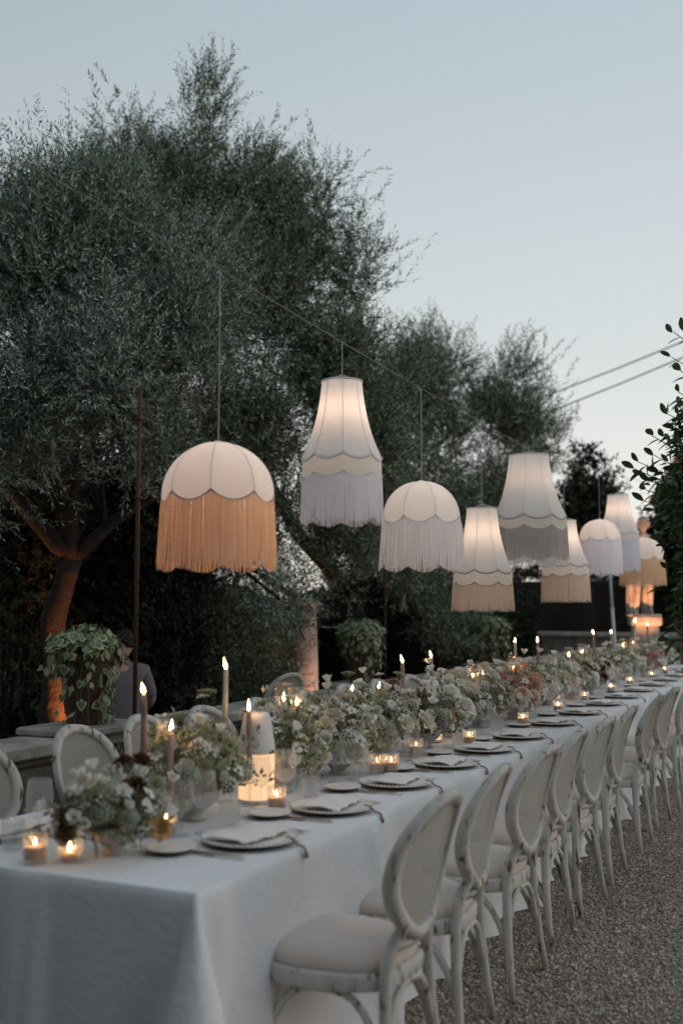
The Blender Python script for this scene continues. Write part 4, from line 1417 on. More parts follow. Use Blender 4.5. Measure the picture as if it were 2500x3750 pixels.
def planter(y, label, n_leaf, n_stuff, seed, zt=1.47, w=.225):
    q = random.Random(seed)
    g0 = np.random.default_rng(seed)
    cx = -4.24
    bl = MB().box(-.24, .24, -.34, .34, -.004, .045, bev=.012)
    t = thing('ivy_planter', label, 'planter', (cx, y, WZ), 0, 'ivy planters on the wall')
    bl.build('slab', M['stone'], t, False)
    h = zt - WZ - .20
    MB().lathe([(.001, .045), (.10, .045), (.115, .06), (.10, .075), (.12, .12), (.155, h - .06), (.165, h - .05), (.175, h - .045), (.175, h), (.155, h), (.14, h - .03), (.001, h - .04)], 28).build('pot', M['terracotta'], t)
    vines = []
    for k in range(64):
        a = q.uniform(0, 2 * PI)
        r = w * q.uniform(.60, 1.0)
        # most trails fall on the table side
        ex, ey = math.cos(a) * r * .85, math.sin(a) * r
        drop = q.choice([.12, .2, .3, .45, .6, .75, .9]) if math.cos(a) > -.2 else q.uniform(.05, .3)
        if abs(ey) < .1:
            drop *= .7
        pts = [Vector((0, 0, h - .02)), Vector((ex * .5, ey * .5, h + q.uniform(.10, .19))), Vector((ex * .9, ey * .95, h + q.uniform(.05, .13)))]
        m_ = 9
        for i in range(1, m_ + 1):
            u = i / m_
            pts.append(Vector((ex * (1 + .04 * u) + q.uniform(-.012, .012), ey * (1 + .05 * u) + q.uniform(-.02, .02), h + .08 - drop * u)))
        vines.append(pts)
    for pts in vines[:16]:
        MB().tube(pts, .0022, 4).build('vine', M['stem'], t)
    vmb = MB()
    for pts in vines[16:]:
        vmb.tube(pts, .0022, 4)
    stuff(vmb.build('vines', M['stem'], t))
    def leafmx(i_):
        pts = q.choice(vines)
        k = q.randrange(1, len(pts) - 1) if q.random() < .5 else q.choice([1, 1, 2])
        p = pts[k].lerp(pts[k + 1], q.random())
        od = Vector((p.x, p.y, 0)).normalized() if p.xy.length > .02 else Vector((1, 0, 0))
        p = p + od * q.uniform(.0, .035) + Vector((q.uniform(-.02, .02), q.uniform(-.02, .02), q.uniform(-.02, .02)))
        upness = .9 if p.z > h + .05 else .15
        nrm = (od * .9 + Vector((0, 0, upness)) + Vector((q.uniform(-.6, .6), q.uniform(-.6, .6), q.uniform(-.4, .5)))).normalized()
        tip = (Vector((0, 0, -1)) + od * .6 * upness + Vector((q.uniform(-.7, .7), q.uniform(-.7, .7), q.uniform(-.3, .5)))).normalized()
        x = tip.cross(nrm).normalized()
        y_ = nrm.cross(x).normalized()
        s = q.uniform(.9, 1.55)
        mx = Matrix((x, y_, nrm)).transposed().to_4x4() @ Matrix.Scale(s, 4)
        mx.translation = p
        return mx
    for k in range(n_leaf):
        link('ivy_leaf', IVY, t, mx=leafmx(k))
    if n_stuff:
        vs, qs = [], []
        for k in range(n_stuff):
            mx = leafmx(k)
            o = len(vs)
            vs += [tuple(mx @ Vector(p_)) for p_ in ((0, 0, 0), (.019, .02, -.008), (0, .05, -.01), (-.019, .02, -.008))]
            qs.append((o, o + 1, o + 2, o + 3))
        stuff(link('ivy_leaves', np_mesh('ivy_leaves', np.array(vs), np.array(qs), M['ivy_stuff']), t))
planter(5.27, 'stone wall planter trailing variegated ivy next to the first iron pole', 295, 520, 3)
planter(9.35, 'wall planter with trailing ivy in front of the second iron pole', 120, 900, 5)
planter(13.3, 'ivy covered wall planter farthest along the wall toward the statue', 60, 900, 9, w=.30)

# ------------------------------------------------------------------ trees
def crown(blobs, n, K, leaf, seed, lenr=(.22, .46), up=.6, wmat=None, shell=2.0, rough=.34, per=105, spray=.155):
    g = np.random.default_rng(seed)
    C_ = np.array([b[0] for b in blobs], float)
    Rr = np.array([b[1] if hasattr(b[1], '__len__') else (b[1],) * 3 for b in blobs], float)
    wt = np.prod(Rr, 1) ** (2 / 3)
    if len(blobs[0]) > 2:
        wt = wt * np.array([b[2] for b in blobs])
    nc = max(8, int(n / per))
    bi = g.choice(len(blobs), nc, p=wt / wt.sum())
    u = unit(g.normal(0, 1, (nc, 3)))
    ph = bi * 1.7
    lump = 1 + rough * (np.sin(u[:, 0] * 5 + ph) * np.sin(u[:, 1] * 6 + ph * 2) + .7 * np.sin(u[:, 2] * 9 + u[:, 0] * 7 + ph))
    r = g.random(nc) ** (1 / shell)
    cc = C_[bi] + u * Rr[bi] * (r * lump * g.uniform(.72, 1.22, nc))[:, None]
    # every clump is a spray of shoots, longer than wide
    ci = g.integers(0, nc, n)
    cs = g.uniform(.6, 1.3, nc)[ci]
    off = g.normal(0, 1, (n, 3)) * np.array([spray, spray, spray * 1.35]) * cs[:, None]
    p = cc[ci] + off
    d = unit(u[ci] * .55 + unit(off) * .45 + np.array([0, 0, up]) + g.normal(0, .30, (n, 3)))
    L = g.uniform(*lenr, n)
    ks = (np.arange(K) + .5) / K
    bend = unit(g.normal(0, 1, (n, 3))) * .25
    pos = p[:, None] + d[:, None] * (L[:, None] * ks)[..., None] + bend[:, None] * (L[:, None] * ks ** 2)[..., None]
    perp = unit(np.cross(d, g.normal(0, 1, (n, 3))))
    perp2 = np.cross(d, perp)
    ang = (np.arange(K) * PI + (np.arange(K) // 2) * 1.1)[None] + g.normal(0, .25, (n, K))
    side = perp[:, None] * np.cos(ang)[..., None] + perp2[:, None] * np.sin(ang)[..., None]
    ld = unit(d[:, None] * .75 + side * .85 + g.normal(0, .16, (n, K, 3)))
    wd = unit(np.cross(ld, d[:, None] + g.normal(0, .3, (n, K, 3))))
    nr = np.cross(ld, wd)
    ll = (g.uniform(.7, 1.15, (n, K)) * leaf[0] * (1 - .35 * ks)[None])[..., None]
    lw = ll * leaf[1]
    v = np.stack([pos, pos + ld * ll * .45 + wd * lw + nr * lw * .3, pos + ld * ll, pos + ld * ll * .45 - wd * lw + nr * lw * .3], 2).reshape(-1, 3)
    q = np.arange(len(v)).reshape(-1, 4)
    # twig shafts
    tw = perp * .0022
    e = p + d * L[:, None] + bend * L[:, None]
    m = p + d * L[:, None] * .5 + bend * L[:, None] * .25
    tv = np.stack([p - tw, p + tw, m + tw * .7, m - tw * .7, m - tw * .7, m + tw * .7, e + tw * .3, e - tw * .3], 1).reshape(-1, 3)
    tq = np.arange(len(tv)).reshape(-1, 4) + len(v)
    return np_mesh('crown', np.concatenate([v, tv]), np.concatenate([q, tq]), wmat)
def gnarled(pts, rads, seed, material, name, parent, seg=12):
    q = random.Random(seed)
    P2, R2 = [], []
    n = len(pts)
    for i in range(n - 1):
        a, b = Vector(pts[i]), Vector(pts[i + 1])
        for k in range(4):
            u = k / 4
            P2.append(a.lerp(b, u) + Vector((q.uniform(-1, 1), q.uniform(-1, 1), 0)) * rads[i] * .18 * (0 if i == 0 and k == 0 else 1))
            R2.append((rads[i] + (rads[i + 1] - rads[i]) * u) * q.uniform(.88, 1.14))
    P2.append(Vector(pts[-1]))
    R2.append(rads[-1])
    return MB().tube(P2, R2, seg).build(name, material, parent)
def tree(name, label, base, trunk, limbs, blobs, n, K, leaf, seed, leafmat, group='olive trees beyond the wall', **kw):
    t = thing(name, label, 'tree', base, 0, group)
    b = Vector(base)
    gnarled([Vector(p_) - b for p_, _ in trunk], [r_ for _, r_ in trunk], seed, M['bark'], 'trunk', t)
    for k, lm in enumerate(limbs):
        gnarled([Vector(p_) - b for p_, _ in lm], [r_ for _, r_ in lm], seed + k + 1, M['bark'], 'limb', t, 8)
    bl = [((Vector(c_[0]) - b)[:], *c_[1:]) for c_ in blobs]
    stuff(link('crown', crown(bl, n, K, leaf, seed, wmat=leafmat, **kw), t))
    return t
def blob(x, y, dep, rpx, rz=1.0, wt=1.0, flat=1.0):
    """crown lobe centred on the sight line of a pixel, at a distance that puts it over its own trunk"""
    p_ = at_d(x, y, dep)
    r_ = rpx * .55 * S_ * dep / F_PX
    return (tuple(p_), (r_ * flat, r_ * flat, r_ * rz), wt)
# first olive: trunk lit by a garden spotlight
T1 = Vector((-5.95, 6.98, 0))
tr1 = [(T1, .15), (T1 + Vector((.02, .03, .8)), .11), (T1 + Vector((-.02, .02, 1.45)), .095), (T1 + Vector((.10, .08, 1.95)), .085)]
f1 = T1 + Vector((.10, .08, 1.93))
limbs1 = [[(f1, .06), (f1 + Vector((.25, .22, .35)), .05), (f1 + Vector((.55, .5, .62)), .038), (f1 + Vector((1.0, .9, .9)), .025)],
          [(f1, .08), (f1 + Vector((-.05, .05, .6)), .06), (f1 + Vector((-.1, .3, 1.3)), .06), (f1 + Vector((.1, .5, 2.2)), .03)],
          [(f1, .08), (f1 + Vector((-.5, -.2, .6)), .06), (f1 + Vector((-.9, -.5, 1.3)), .04), (f1 + Vector((-1.2, -.8, 2.0)), .02)],
          [(f1 + Vector((.55, .5, .60)), .04), (at_d(430, 1260, 9.5), .03), (at_d(560, 1310, 9.9), .02), (at_d(660, 1390, 9.9), .012), (at_d(700, 1470, 9.9), .005)],
          [(f1 + Vector((.2, .18, .3)), .03), (f1 + Vector((.18, .12, .7)), .022), (f1 + Vector((.3, .2, 1.2)), .012)]]
blobs1 = [blob(90, 620, 8.3, 210), blob(-40, 560, 8.6, 150, wt=.7), blob(230, 560, 8.8, 190), blob(250, 830, 8.0, 170), blob(60, 860, 7.9, 190), blob(-60, 1000, 8.2, 170), blob(420, 820, 8.6, 150), blob(180, 530, 9.2, 120, wt=.6), blob(400, 640, 9.2, 150), blob(330, 1010, 8.6, 130), blob(80, 1060, 8.4, 120, wt=.7), blob(-90, 720, 8.4, 200),  blob(560, 1330, 9.9, 60, .5, .5), blob(640, 1380, 9.9, 55, .7, .5), blob(690, 1400, 9.9, 46, 1.0, .4)]
tree('olive_tree', 'near olive tree whose trunk is lit orange by a spotlight', T1, tr1, limbs1, blobs1, 8400, 19, (.070, .115), 21, M['olive'])
# second olive: forked dark trunk in the middle
T2 = Vector((-5.50, 12.0, 0))
tr2 = [(T2, .24), (T2 + Vector((0, .0, .7)), .19), (T2 + Vector((-.05, -.08, 1.35)), .18), (T2 + Vector((-.05, -.05, 1.75)), .16)]
f2 = T2 + Vector((-.05, -.05, 1.72))
limbs2 = [[(f2, .11), (f2 + Vector((-.45, -.5, .7)), .085), (f2 + Vector((-.8, -1.0, 1.6)), .06), (f2 + Vector((-.9, -1.6, 3.0)), .04)],
          [(f2, .12), (f2 + Vector((.1, .25, .7)), .095), (f2 + Vector((.15, .5, 1.6)), .065), (f2 + Vector((-.1, .6, 2.8)), .04)],
          [(f2, .10), (f2 + Vector((.5, .0, .9)), .08), (f2 + Vector((.7, -.6, 2.0)), .04)],
          [(f2 + Vector((0, 0, -.35)), .06), (f2 + Vector((-.35, -.55, -.15)), .05), (f2 + Vector((-.7, -1.1, .25)), .035), (f2 + Vector((-1.3, -2.0, .45)), .018)]]
blobs2 = [blob(450, 350, 11.6, 150, wt=.55), blob(465, 245, 11.6, 60, 1.3, .3), blob(560, 470, 11.4, 165), blob(720, 460, 11.6, 100, 1.15), blob(700, 620, 11.2, 165), blob(820, 640, 11.6, 110), blob(560, 720, 10.8, 190), blob(350, 430, 11.8, 130), blob(870, 690, 11.6, 80, wt=.8), blob(760, 840, 11.0, 165), blob(600, 980, 10.6, 160), blob(820, 1010, 11.0, 120), blob(640, 1150, 10.8, 110, .8), blob(480, 1140, 11.0, 110, .8, .8), blob(450, 560, 11.4, 150), blob(840, 1190, 12.0, 100, .8, .8), blob(720, 1230, 11.6, 100, .6, .8), blob(900, 1270, 12.6, 90, .7, .7), blob(960, 1230, 13, 100, .8, .7), blob(560, 1240, 11, 90, .6, .7), blob(800, 1250, 11.2, 90, .8, .9), blob(680, 1190, 10.8, 110, .8, .8), blob(420, 900, 10.4, 140, wt=.9), blob(480, 1040, 10.6, 130, wt=.9), blob(880, 880, 12, 100, wt=.6), blob(300, 370, 12.2, 70, 1.1, .5), blob(660, 330, 12, 40, 1.2, .25)]
tree('olive_tree', 'tallest olive tree with a dark forked trunk behind the lampshades', T2, tr2, limbs2, blobs2, 12500, 19, (.076, .12), 22, M['olive_dark'])
# third olive, further along
T3 = Vector((-5.7, 16.6, 0))
tr3 = [(T3, .22), (T3 + Vector((0, 0, .9)), .17), (T3 + Vector((.1, 0, 1.8)), .15)]
f3 = T3 + Vector((.1, 0, 1.78))
limbs3 = [[(f3, .11), (f3 + Vector((-.5, -.4, .9)), .08), (f3 + Vector((-.8, -.8, 2.2)), .03)], [(f3, .11), (f3 + Vector((.4, .3, 1.0)), .08), (f3 + Vector((.7, .4, 2.2)), .03)]]
blobs3 = [blob(1010, 850, 16, 120), blob(1040, 760, 16, 65, 1.2, .6), blob(1120, 950, 16, 130), blob(1010, 1020, 15.6, 130), blob(1180, 880, 16.2, 75, 1.2, .7), blob(1220, 1010, 16, 80, 1.1), blob(1150, 1130, 15.6, 120), blob(1020, 1180, 15.2, 110), blob(930, 900, 15.8, 100), blob(1230, 1130, 16, 60, 1.2, .7), blob(930, 1080, 15.4, 110), blob(1075, 690, 16, 26, 1.3, .12), blob(1190, 815, 16.2, 26, 1.4, .12)]
tree('olive_tree', 'smaller olive tree between the pink fringed dome and the double fringed shade', T3, tr3, limbs3, blobs3, 5200, 18, (.084, .12), 23, M['olive_dark'])
# spindly broad-leaved tree
T4 = at_d(1352, 1396, 21)
T4.z = 0
q4 = [at_d(1345, 1200, 21), at_d(1338, 1100, 21), at_d(1328, 1045, 21)]
tree('fig_tree', 'thin dark broad leaved tree against the sky left of the statue', T4, [(T4, .12), (T4 + Vector((0, 0, 1.6)), .09), (q4[0], .05)], [[(q4[0], .04), (q4[1], .03), (q4[2], .015)], [(q4[0], .035), (at_d(1385, 1120, 21), .012)]], [blob(1335, 1150, 21, 30, 1.9), blob(1340, 1060, 21, 12, 1.8, .35), blob(1382, 1130, 21, 20, 2.4), blob(1318, 1190, 21, 30, 1.2), blob(1365, 1195, 21, 35, .9)], 560, 8, (.15, .30), 24, M['hedge'], None, lenr=(.2, .4), per=12, spray=.12)
# dark round evergreen behind the statue
T5 = at_d(1540, 1396, 21)
T5.z = 0
tree('evergreen_tree', 'dark dense evergreen tree behind the statue under the laurel branches', T5, [(T5, .16), (T5 + Vector((0, 0, 1.6)), .12), (T5 + Vector((.1, 0, 2.6)), .06)], [[(T5 + Vector((0, 0, 1.5)), .06), (T5 + Vector((-.4, 0, 2.5)), .03)], [(T5 + Vector((0, 0, 1.5)), .06), (T5 + Vector((.5, 0, 2.6)), .03)]], [blob(1545, 1215, 21, 62, 1.2), blob(1580, 1150, 21, 80), blob(1560, 1320, 21, 85), blob(1620, 1300, 21, 110), blob(1500, 1225, 21, 25, 1.1, .6)], 5200, 10, (.10, .28), 25, M['hedge'], None, lenr=(.12, .26))

# ------------------------------------------------------------------ clipped hedges beyond the wall
def hedge(name, label, x0, x1, y0, y1, z1, n, seed, leaf=(.035, .075, .35), lump=.12, group='dark hedges beyond the wall'):
    cx, cy_ = (x0 + x1) / 2, (y0 + y1) / 2
    t = thing(name, label, 'hedge', (cx, cy_, 0), 0, group)
    hx, hy = (x1 - x0) / 2, (y1 - y0) / 2
    MB().box(-hx + .15, hx - .15, -hy + .15, hy - .15, .05, z1 - .18, bev=.1).build('inner_twigs', M['bark'], t)
    def pf(g, k):
        f = g.integers(0, 10, k)
        a, b = g.uniform(-1, 1, k), g.uniform(-1, 1, k)
        p = np.zeros((k, 3))
        u = np.zeros((k, 3))
        for i, (m_) in enumerate([(f < 4), (f >= 4) & (f < 7), (f == 7), (f == 8), (f == 9)]):
            if i == 0:
                p[m_] = np.stack([np.full(m_.sum(), hx), a[m_] * hy, (b[m_] + 1) / 2 * z1], -1)
                u[m_] = (1, 0, 0)
            elif i == 1:
                p[m_] = np.stack([a[m_] * hx, b[m_] * hy, np.full(m_.sum(), z1)], -1)
                u[m_] = (0, 0, 1)
            elif i == 2:
                p[m_] = np.stack([a[m_] * hx, np.full(m_.sum(), -hy), (b[m_] + 1) / 2 * z1], -1)
                u[m_] = (0, -1, 0)
            elif i == 3:
                p[m_] = np.stack([np.full(m_.sum(), -hx), a[m_] * hy, (b[m_] + 1) / 2 * z1], -1)
                u[m_] = (-1, 0, 0)
            else:
                p[m_] = np.stack([a[m_] * hx, np.full(m_.sum(), hy), (b[m_] + 1) / 2 * z1], -1)
                u[m_] = (0, 1, 0)
        w_ = np.sin(p[:, 1] * 2.3 + seed) * np.sin(p[:, 2] * 3.1 + p[:, 0] * 2) + .6 * np.sin(p[:, 1] * 6 + p[:, 2] * 5 + p[:, 0] * 4)
        p = p + u * (lump * w_ + g.normal(0, .05, k) - .04)[:, None]
        p[:, 2] = np.maximum(p[:, 2], .02)
        return p, u
    v, q = leaf_cloud(n, pf, leaf, seed, 1.0, .4)
    stuff(link('leaves', np_mesh('hedge_leaves', v, q, M['hedge']), t))
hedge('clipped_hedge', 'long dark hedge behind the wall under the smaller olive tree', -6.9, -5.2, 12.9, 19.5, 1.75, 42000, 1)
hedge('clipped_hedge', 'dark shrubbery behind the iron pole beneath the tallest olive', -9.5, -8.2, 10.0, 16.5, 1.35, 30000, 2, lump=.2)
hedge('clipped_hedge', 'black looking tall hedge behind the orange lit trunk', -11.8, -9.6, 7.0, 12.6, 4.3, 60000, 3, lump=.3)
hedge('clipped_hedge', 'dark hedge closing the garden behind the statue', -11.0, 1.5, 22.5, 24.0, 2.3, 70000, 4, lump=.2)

# loose shrubs between the trunks, with gaps to the sky
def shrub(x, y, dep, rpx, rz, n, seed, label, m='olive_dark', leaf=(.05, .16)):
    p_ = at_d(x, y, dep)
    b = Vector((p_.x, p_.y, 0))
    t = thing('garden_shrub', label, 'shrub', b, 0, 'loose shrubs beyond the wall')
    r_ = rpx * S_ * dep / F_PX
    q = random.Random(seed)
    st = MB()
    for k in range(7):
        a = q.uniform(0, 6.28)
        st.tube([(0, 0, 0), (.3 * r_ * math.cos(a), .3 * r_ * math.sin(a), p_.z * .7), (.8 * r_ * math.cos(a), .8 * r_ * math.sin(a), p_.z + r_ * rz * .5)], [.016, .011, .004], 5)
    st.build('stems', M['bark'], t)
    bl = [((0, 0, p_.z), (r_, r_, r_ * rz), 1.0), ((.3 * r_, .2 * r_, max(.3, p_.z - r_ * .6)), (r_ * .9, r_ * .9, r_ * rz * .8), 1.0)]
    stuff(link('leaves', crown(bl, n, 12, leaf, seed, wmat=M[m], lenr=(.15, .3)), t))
shrub(570, 1450, 11.6, 85, .8, 1300, 31, 'dark leafy shrub left of the pink lit column')
for x_, y_, d_, r_, n_, sd_, lab_ in ((20, 1200, 10.2, 150, 2400, 41, 'low olive foliage with shade coloured in, left of the orange lit trunk'), (260, 1180, 10.4, 130, 2000, 42, 'low olive foliage with shade coloured in, right of the orange lit trunk'), (120, 1300, 10.6, 140, 2000, 43, 'low olive foliage with shade coloured in, straight behind the orange lit trunk'), (370, 1290, 11.0, 110, 1500, 44, 'low olive foliage with shade coloured in, behind the first iron pole'), (330, 1420, 10.2, 90, 1200, 45, 'dark low shrub behind the person in the grey shirt'), (930, 1320, 14.6, 110, 1500, 46, 'dark tall shrub behind the pale pink fringed dome shade')):
    shrub(x_, y_, d_, r_, 1.0, n_, sd_, lab_, 'hedge', (.07, .22))  # darker leaf colour carries the shade under the olive crown
shrub(480, 1450, 11.0, 100, .9, 1700, 32, 'dark shrub between the iron pole and the pink lit column')
shrub(1000, 1380, 13.6, 110, .9, 1900, 33, 'dark shrub behind the second ivy planter')
shrub(60, 1420, 10.5, 130, 1.2, 1900, 34, 'very dark shrub beyond the wall at the foot of the near olive')
shrub(620, 1330, 13.5, 120, .5, 700, 35, 'thin shrub with sky showing through its twigs')

# ------------------------------------------------------------------ overhanging laurel on the gravel side
def laurel_leaf_mesh():
    mb = MB()
    vs, fs = [], []
    for i in range(7):
        u = i / 6
        w_ = .0135 * math.sin(PI * (.06 + .90 * u)) ** .8
        z = -.012 * u * u
        vs += [(-w_, .066 * u, z + .25 * w_), (0, .066 * u, z - .001), (w_, .066 * u, z + .25 * w_)]
    for i in range(6):
        for j in range(2):
            a = i * 3 + j
            fs.append((a, a + 1, a + 4, a + 3))
    mb.add(vs, fs)
    return mb.mesh('laurel_leaf', M['laurel'])
LAU = laurel_leaf_mesh()
def laurel():
    q = random.Random(5)
    B = Vector((.35, 7.1, 0))
    t = thing('laurel_tree', 'green laurel branches reaching in over the gravel side at the edge', 'tree', B)
    gnarled([(0, 0, 0), (0, -.05, .8), (-.1, -.1, 1.5)], [.09, .07, .055], 3, M['bark'], 'trunk', t)
    o = Vector((-.1, -.1, 1.45))
    # tip pixels of the shoots seen in the photograph
    tips = [(1545, 762), (1462, 1060), (1490, 1105), (1452, 1075), (1495, 1000), (1530, 950), (1500, 1045), (1560, 850), (1545, 1140), (1520, 1190), (1475, 1150), (1535, 1300), (1520, 1240), (1560, 1080), (1548, 1020), (1555, 1400), (1535, 1470), (1565, 930), (1575, 760), (1590, 1000), (1600, 1150), (1600, 1300), (1590, 870), (1620, 1080), (1580, 1220), (1580, 1370), (1540, 820), (1556, 900), (1522, 1005), (1508, 1085), (1482, 1125), (1532, 1062), (1500, 1172), (1548, 985), (1470, 1095), (1515, 1135)]
    shoots = []
    for (x, y) in tips:
        tip = at_d(x, y, q.uniform(6.3, 7.3)) - B
        mid = o.lerp(tip, .45) + Vector((.25, 0, q.uniform(-.1, .25)))
        a = mid.lerp(tip, .55) + Vector((.07, q.uniform(-.05, .05), -.05))
        pts = [o, o.lerp(mid, .5), mid, a, tip]
        gnarled(pts, [.022, .018, .011, .006, .0025], q.randrange(99), M['bark'], 'branch', t, 5)
        shoots.append((mid, a, tip))
    def lm(sh, u, k, jit=.0, sc_=1.0):
        mid, a, tip = sh
        p = mid.lerp(a, u * 2) if u < .5 else a.lerp(tip, u * 2 - 1)
        d = (tip - a).normalized()
        ang = k * 2.4 + q.uniform(-.3, .3)
        s1 = d.cross(Vector((.3, .9, .1))).normalized()
        s2 = d.cross(s1)
        out = s1 * math.cos(ang) + s2 * math.sin(ang)
        ld = (d * .8 + out * .9 + Vector((0, 0, -.1))).normalized()
        nr = (out * -.5 + d * .6 + Vector((0, 0, .5)) + Vector((q.uniform(-.4, .4), q.uniform(-.4, .4), 0))).normalized()
        xx = ld.cross(nr).normalized()
        nr = xx.cross(ld)
        p = p + Vector((q.gauss(0, jit), q.gauss(0, jit), q.gauss(0, jit)))
        mx = Matrix((xx, ld, nr)).transposed().to_4x4() @ Matrix.Scale(q.uniform(.75, 1.25) * sc_, 4)
        mx.translation = p
        return mx
    for sh in shoots:
        for k in range(15):
            link('leaf', LAU, t, mx=lm(sh, .30 + .70 * k / 14, k, .006, 1.5))
    vs, qs = [], []
    inner = []
    for k in range(125):
        yy = q.uniform(930, 1495)
        tip = at_d(q.uniform(1552 if yy < 1080 else 1526 if yy < 1230 else 1556, 1635), yy, q.uniform(6.4, 7.6)) - B
        inner.append((tip + Vector((.30, .05, -.22)), tip + Vector((.12, .02, -.08)), tip))
    for k in range(6500):
        sh = q.choice(inner) if k % 5 else q.choice(shoots)
        mx = lm(sh, q.uniform(0, 1.0) if k % 5 else q.uniform(.1, .6), k, .05 if k % 5 else .03, 1.3)
        o_ = len(vs)
        vs += [tuple(mx @ Vector(c_)) for c_ in ((0, 0, 0), (.0135, .03, .002), (0, .066, -.012), (-.0135, .03, .002))]
        qs.append((o_, o_ + 1, o_ + 2, o_ + 3))
    tw = MB()
    for sh in inner:
        tw.tube([o, o.lerp(sh[0], .6) + Vector((.1, 0, .05)), sh[0], sh[1], sh[2]], [.012, .009, .005, .004, .002], 4)
    stuff(tw.build('twigs', M['bark'], t))
    stuff(link('leaves', np_mesh('laurel_leaves', np.array(vs), np.array(qs), M['laurel']), t))
laurel()

# ------------------------------------------------------------------ statue on its pedestal
def skin_obj(name, joints, edges, material, parent, sub=2, root=0):
    me = bpy.data.meshes.new(name)
    me.from_pydata([j[0] for j in joints], edges, [])
    o = link(name, me, parent)
    me.materials.append(material)
    sk = o.modifiers.new('skin', 'SKIN')
    sk.use_smooth_shade = True
    for i, j in enumerate(joints):
        r_ = j[1]
        me.skin_vertices[0].data[i].radius = r_ if hasattr(r_, '__len__') else (r_, r_)
        me.skin_vertices[0].data[i].use_root = (i == root)
    ss = o.modifiers.new('subdivision', 'SUBSURF')
    ss.levels = sub
    ss.render_levels = sub
    return o
SP = Vector((-3.06, 18.0, 0))
pd = thing('statue_pedestal', 'square stone pedestal glowing orange at the far end of the table', 'pedestal', SP, R(20))
MB().box(-.28, .28, -.28, .28, 0, .18, bev=.02).build('base', M['marble'], pd)
MB().box(-.19, .19, -.19, .19, .178, 1.26, bev=.008).build('shaft', M['marble'], pd)
MB().box(-.235, .235, -.235, .235, 1.258, 1.41, bev=.015).build('cap', M['marble'], pd)
def head_mesh(r, material_slots, hair=True):
    """head with brow, nose, chin, ears, looking along -y"""
    vs, fs = [], []
    nu, nv = 22, 24
    for i in range(nu + 1):
        ph = PI * i / nu
        for j in range(nv):
            th = 2 * PI * j / nv
            x = math.sin(ph) * math.sin(th)
            y = -math.sin(ph) * math.cos(th)
            z = math.cos(ph)
            X, Y, Z = x * .76, y * .95, z * 1.18
            if z < 0:                      # narrow to the jaw
                X *= 1 - .38 * (-z) ** 1.5
                Y *= 1 - .20 * (-z) ** 1.5
                if y < 0:
                    Y -= .14 * math.exp(-((z + .72) / .2) ** 2) * math.exp(-(x / .3) ** 2)
            if y < 0:
                fr_ = math.exp(-(x / .14) ** 2)
                Y -= .22 * fr_ * math.exp(-((z + .14) / .17) ** 2)                       # nose
                Y -= .07 * math.exp(-((z - .22) / .12) ** 2) * math.exp(-(x / .5) ** 2)  # brow
                for ex in (-.30, .30):
                    Y += .10 * math.exp(-((x - ex) / .14) ** 2 - ((z - .06) / .10) ** 2)  # eye sockets
                Y -= .06 * math.exp(-((z + .46) / .06) ** 2) * math.exp(-(x / .22) ** 2)  # lips
            for ex in (-1, 1):
                X += ex * .14 * math.exp(-((y - .08) / .16) ** 2 - ((z + .05) / .22) ** 2) * (1 if x * ex > .5 else 0)
            vs.append((X * r, Y * r, Z * r))
    for i in range(nu):
        for j in range(nv):
            k = (j + 1) % nv
            fs.append((i * nv + j, (i + 1) * nv + j, (i + 1) * nv + k, i * nv + k))
    return MB().add(vs, fs)
def hair_mesh(r, seed, curls=60):
    q = random.Random(seed)
    mb = MB()
    for k in range(curls):
        z = 1 - 1.25 * (k + .5) / curls
        a = k * 2.4
        rr = math.sqrt(max(0, 1 - z * z))
        x, y = rr * math.sin(a), -rr * math.cos(a)
        if y < -.35 and z < .55:
            continue
        mb.ico((x * .78 * r, y * .96 * r + .02 * r, z * 1.18 * r + .03 * r), r * q.uniform(.20, .30), 0, 7, 5)
    return mb
st = thing('marble_statue', 'weathered marble statue of a standing draped figure lit orange from below', 'statue', (SP.x, SP.y, 1.41), R(20))
J = [((0, 0, .86), (.115, .095)), ((0, .01, 1.0), (.105, .085)), ((.005, .015, 1.14), (.125, .09)), ((.01, .01, 1.27), (.12, .085)), ((.01, .0, 1.345), (.05, .05)), ((.01, -.015, 1.40), (.045, .045)),
     ((.14, .01, 1.29), (.052, .052)), ((.19, .04, 1.09), (.042, .042)), ((.21, -.02, .88), (.033, .033)), ((.215, -.05, .79), (.024, .035)),
     ((-.13, .01, 1.29), (.052, .052)), ((-.20, .0, 1.10), (.042, .042)), ((-.16, -.14, .96), (.033, .033)), ((-.10, -.20, .98), (.026, .034)),
     ((.085, 0, .80), (.088, .088)), ((.095, -.02, .45), (.058, .058)), ((.10, .02, .25), (.050, .050)), ((.10, .02, .075), (.034, .034)), ((.115, -.10, .03), (.038, .026)),
     ((-.085, 0, .80), (.086, .086)), ((-.115, -.08, .46), (.057, .057)), ((-.12, -.03, .25), (.048, .048)), ((-.125, .02, .075), (.034, .034)), ((-.155, -.09, .03), (.038, .026))]
E_ = [(0, 1), (1, 2), (2, 3), (3, 4), (4, 5), (3, 6), (6, 7), (7, 8), (8, 9), (3, 10), (10, 11), (11, 12), (12, 13), (0, 14), (14, 15), (15, 16), (16, 17), (17, 18), (0, 19), (19, 20), (20, 21), (21, 22), (22, 23)]
skin_obj('figure', J, E_, M['marble'], st)
hd = head_mesh(.105, None).build('head', M['marble'], st, loc=(.01, -.03, 1.50))
hd.rotation_euler = (R(10), 0, R(-25))
hair_mesh(.105, 4).build('curls', M['marble'], hd)
dr = MB()
rings = []
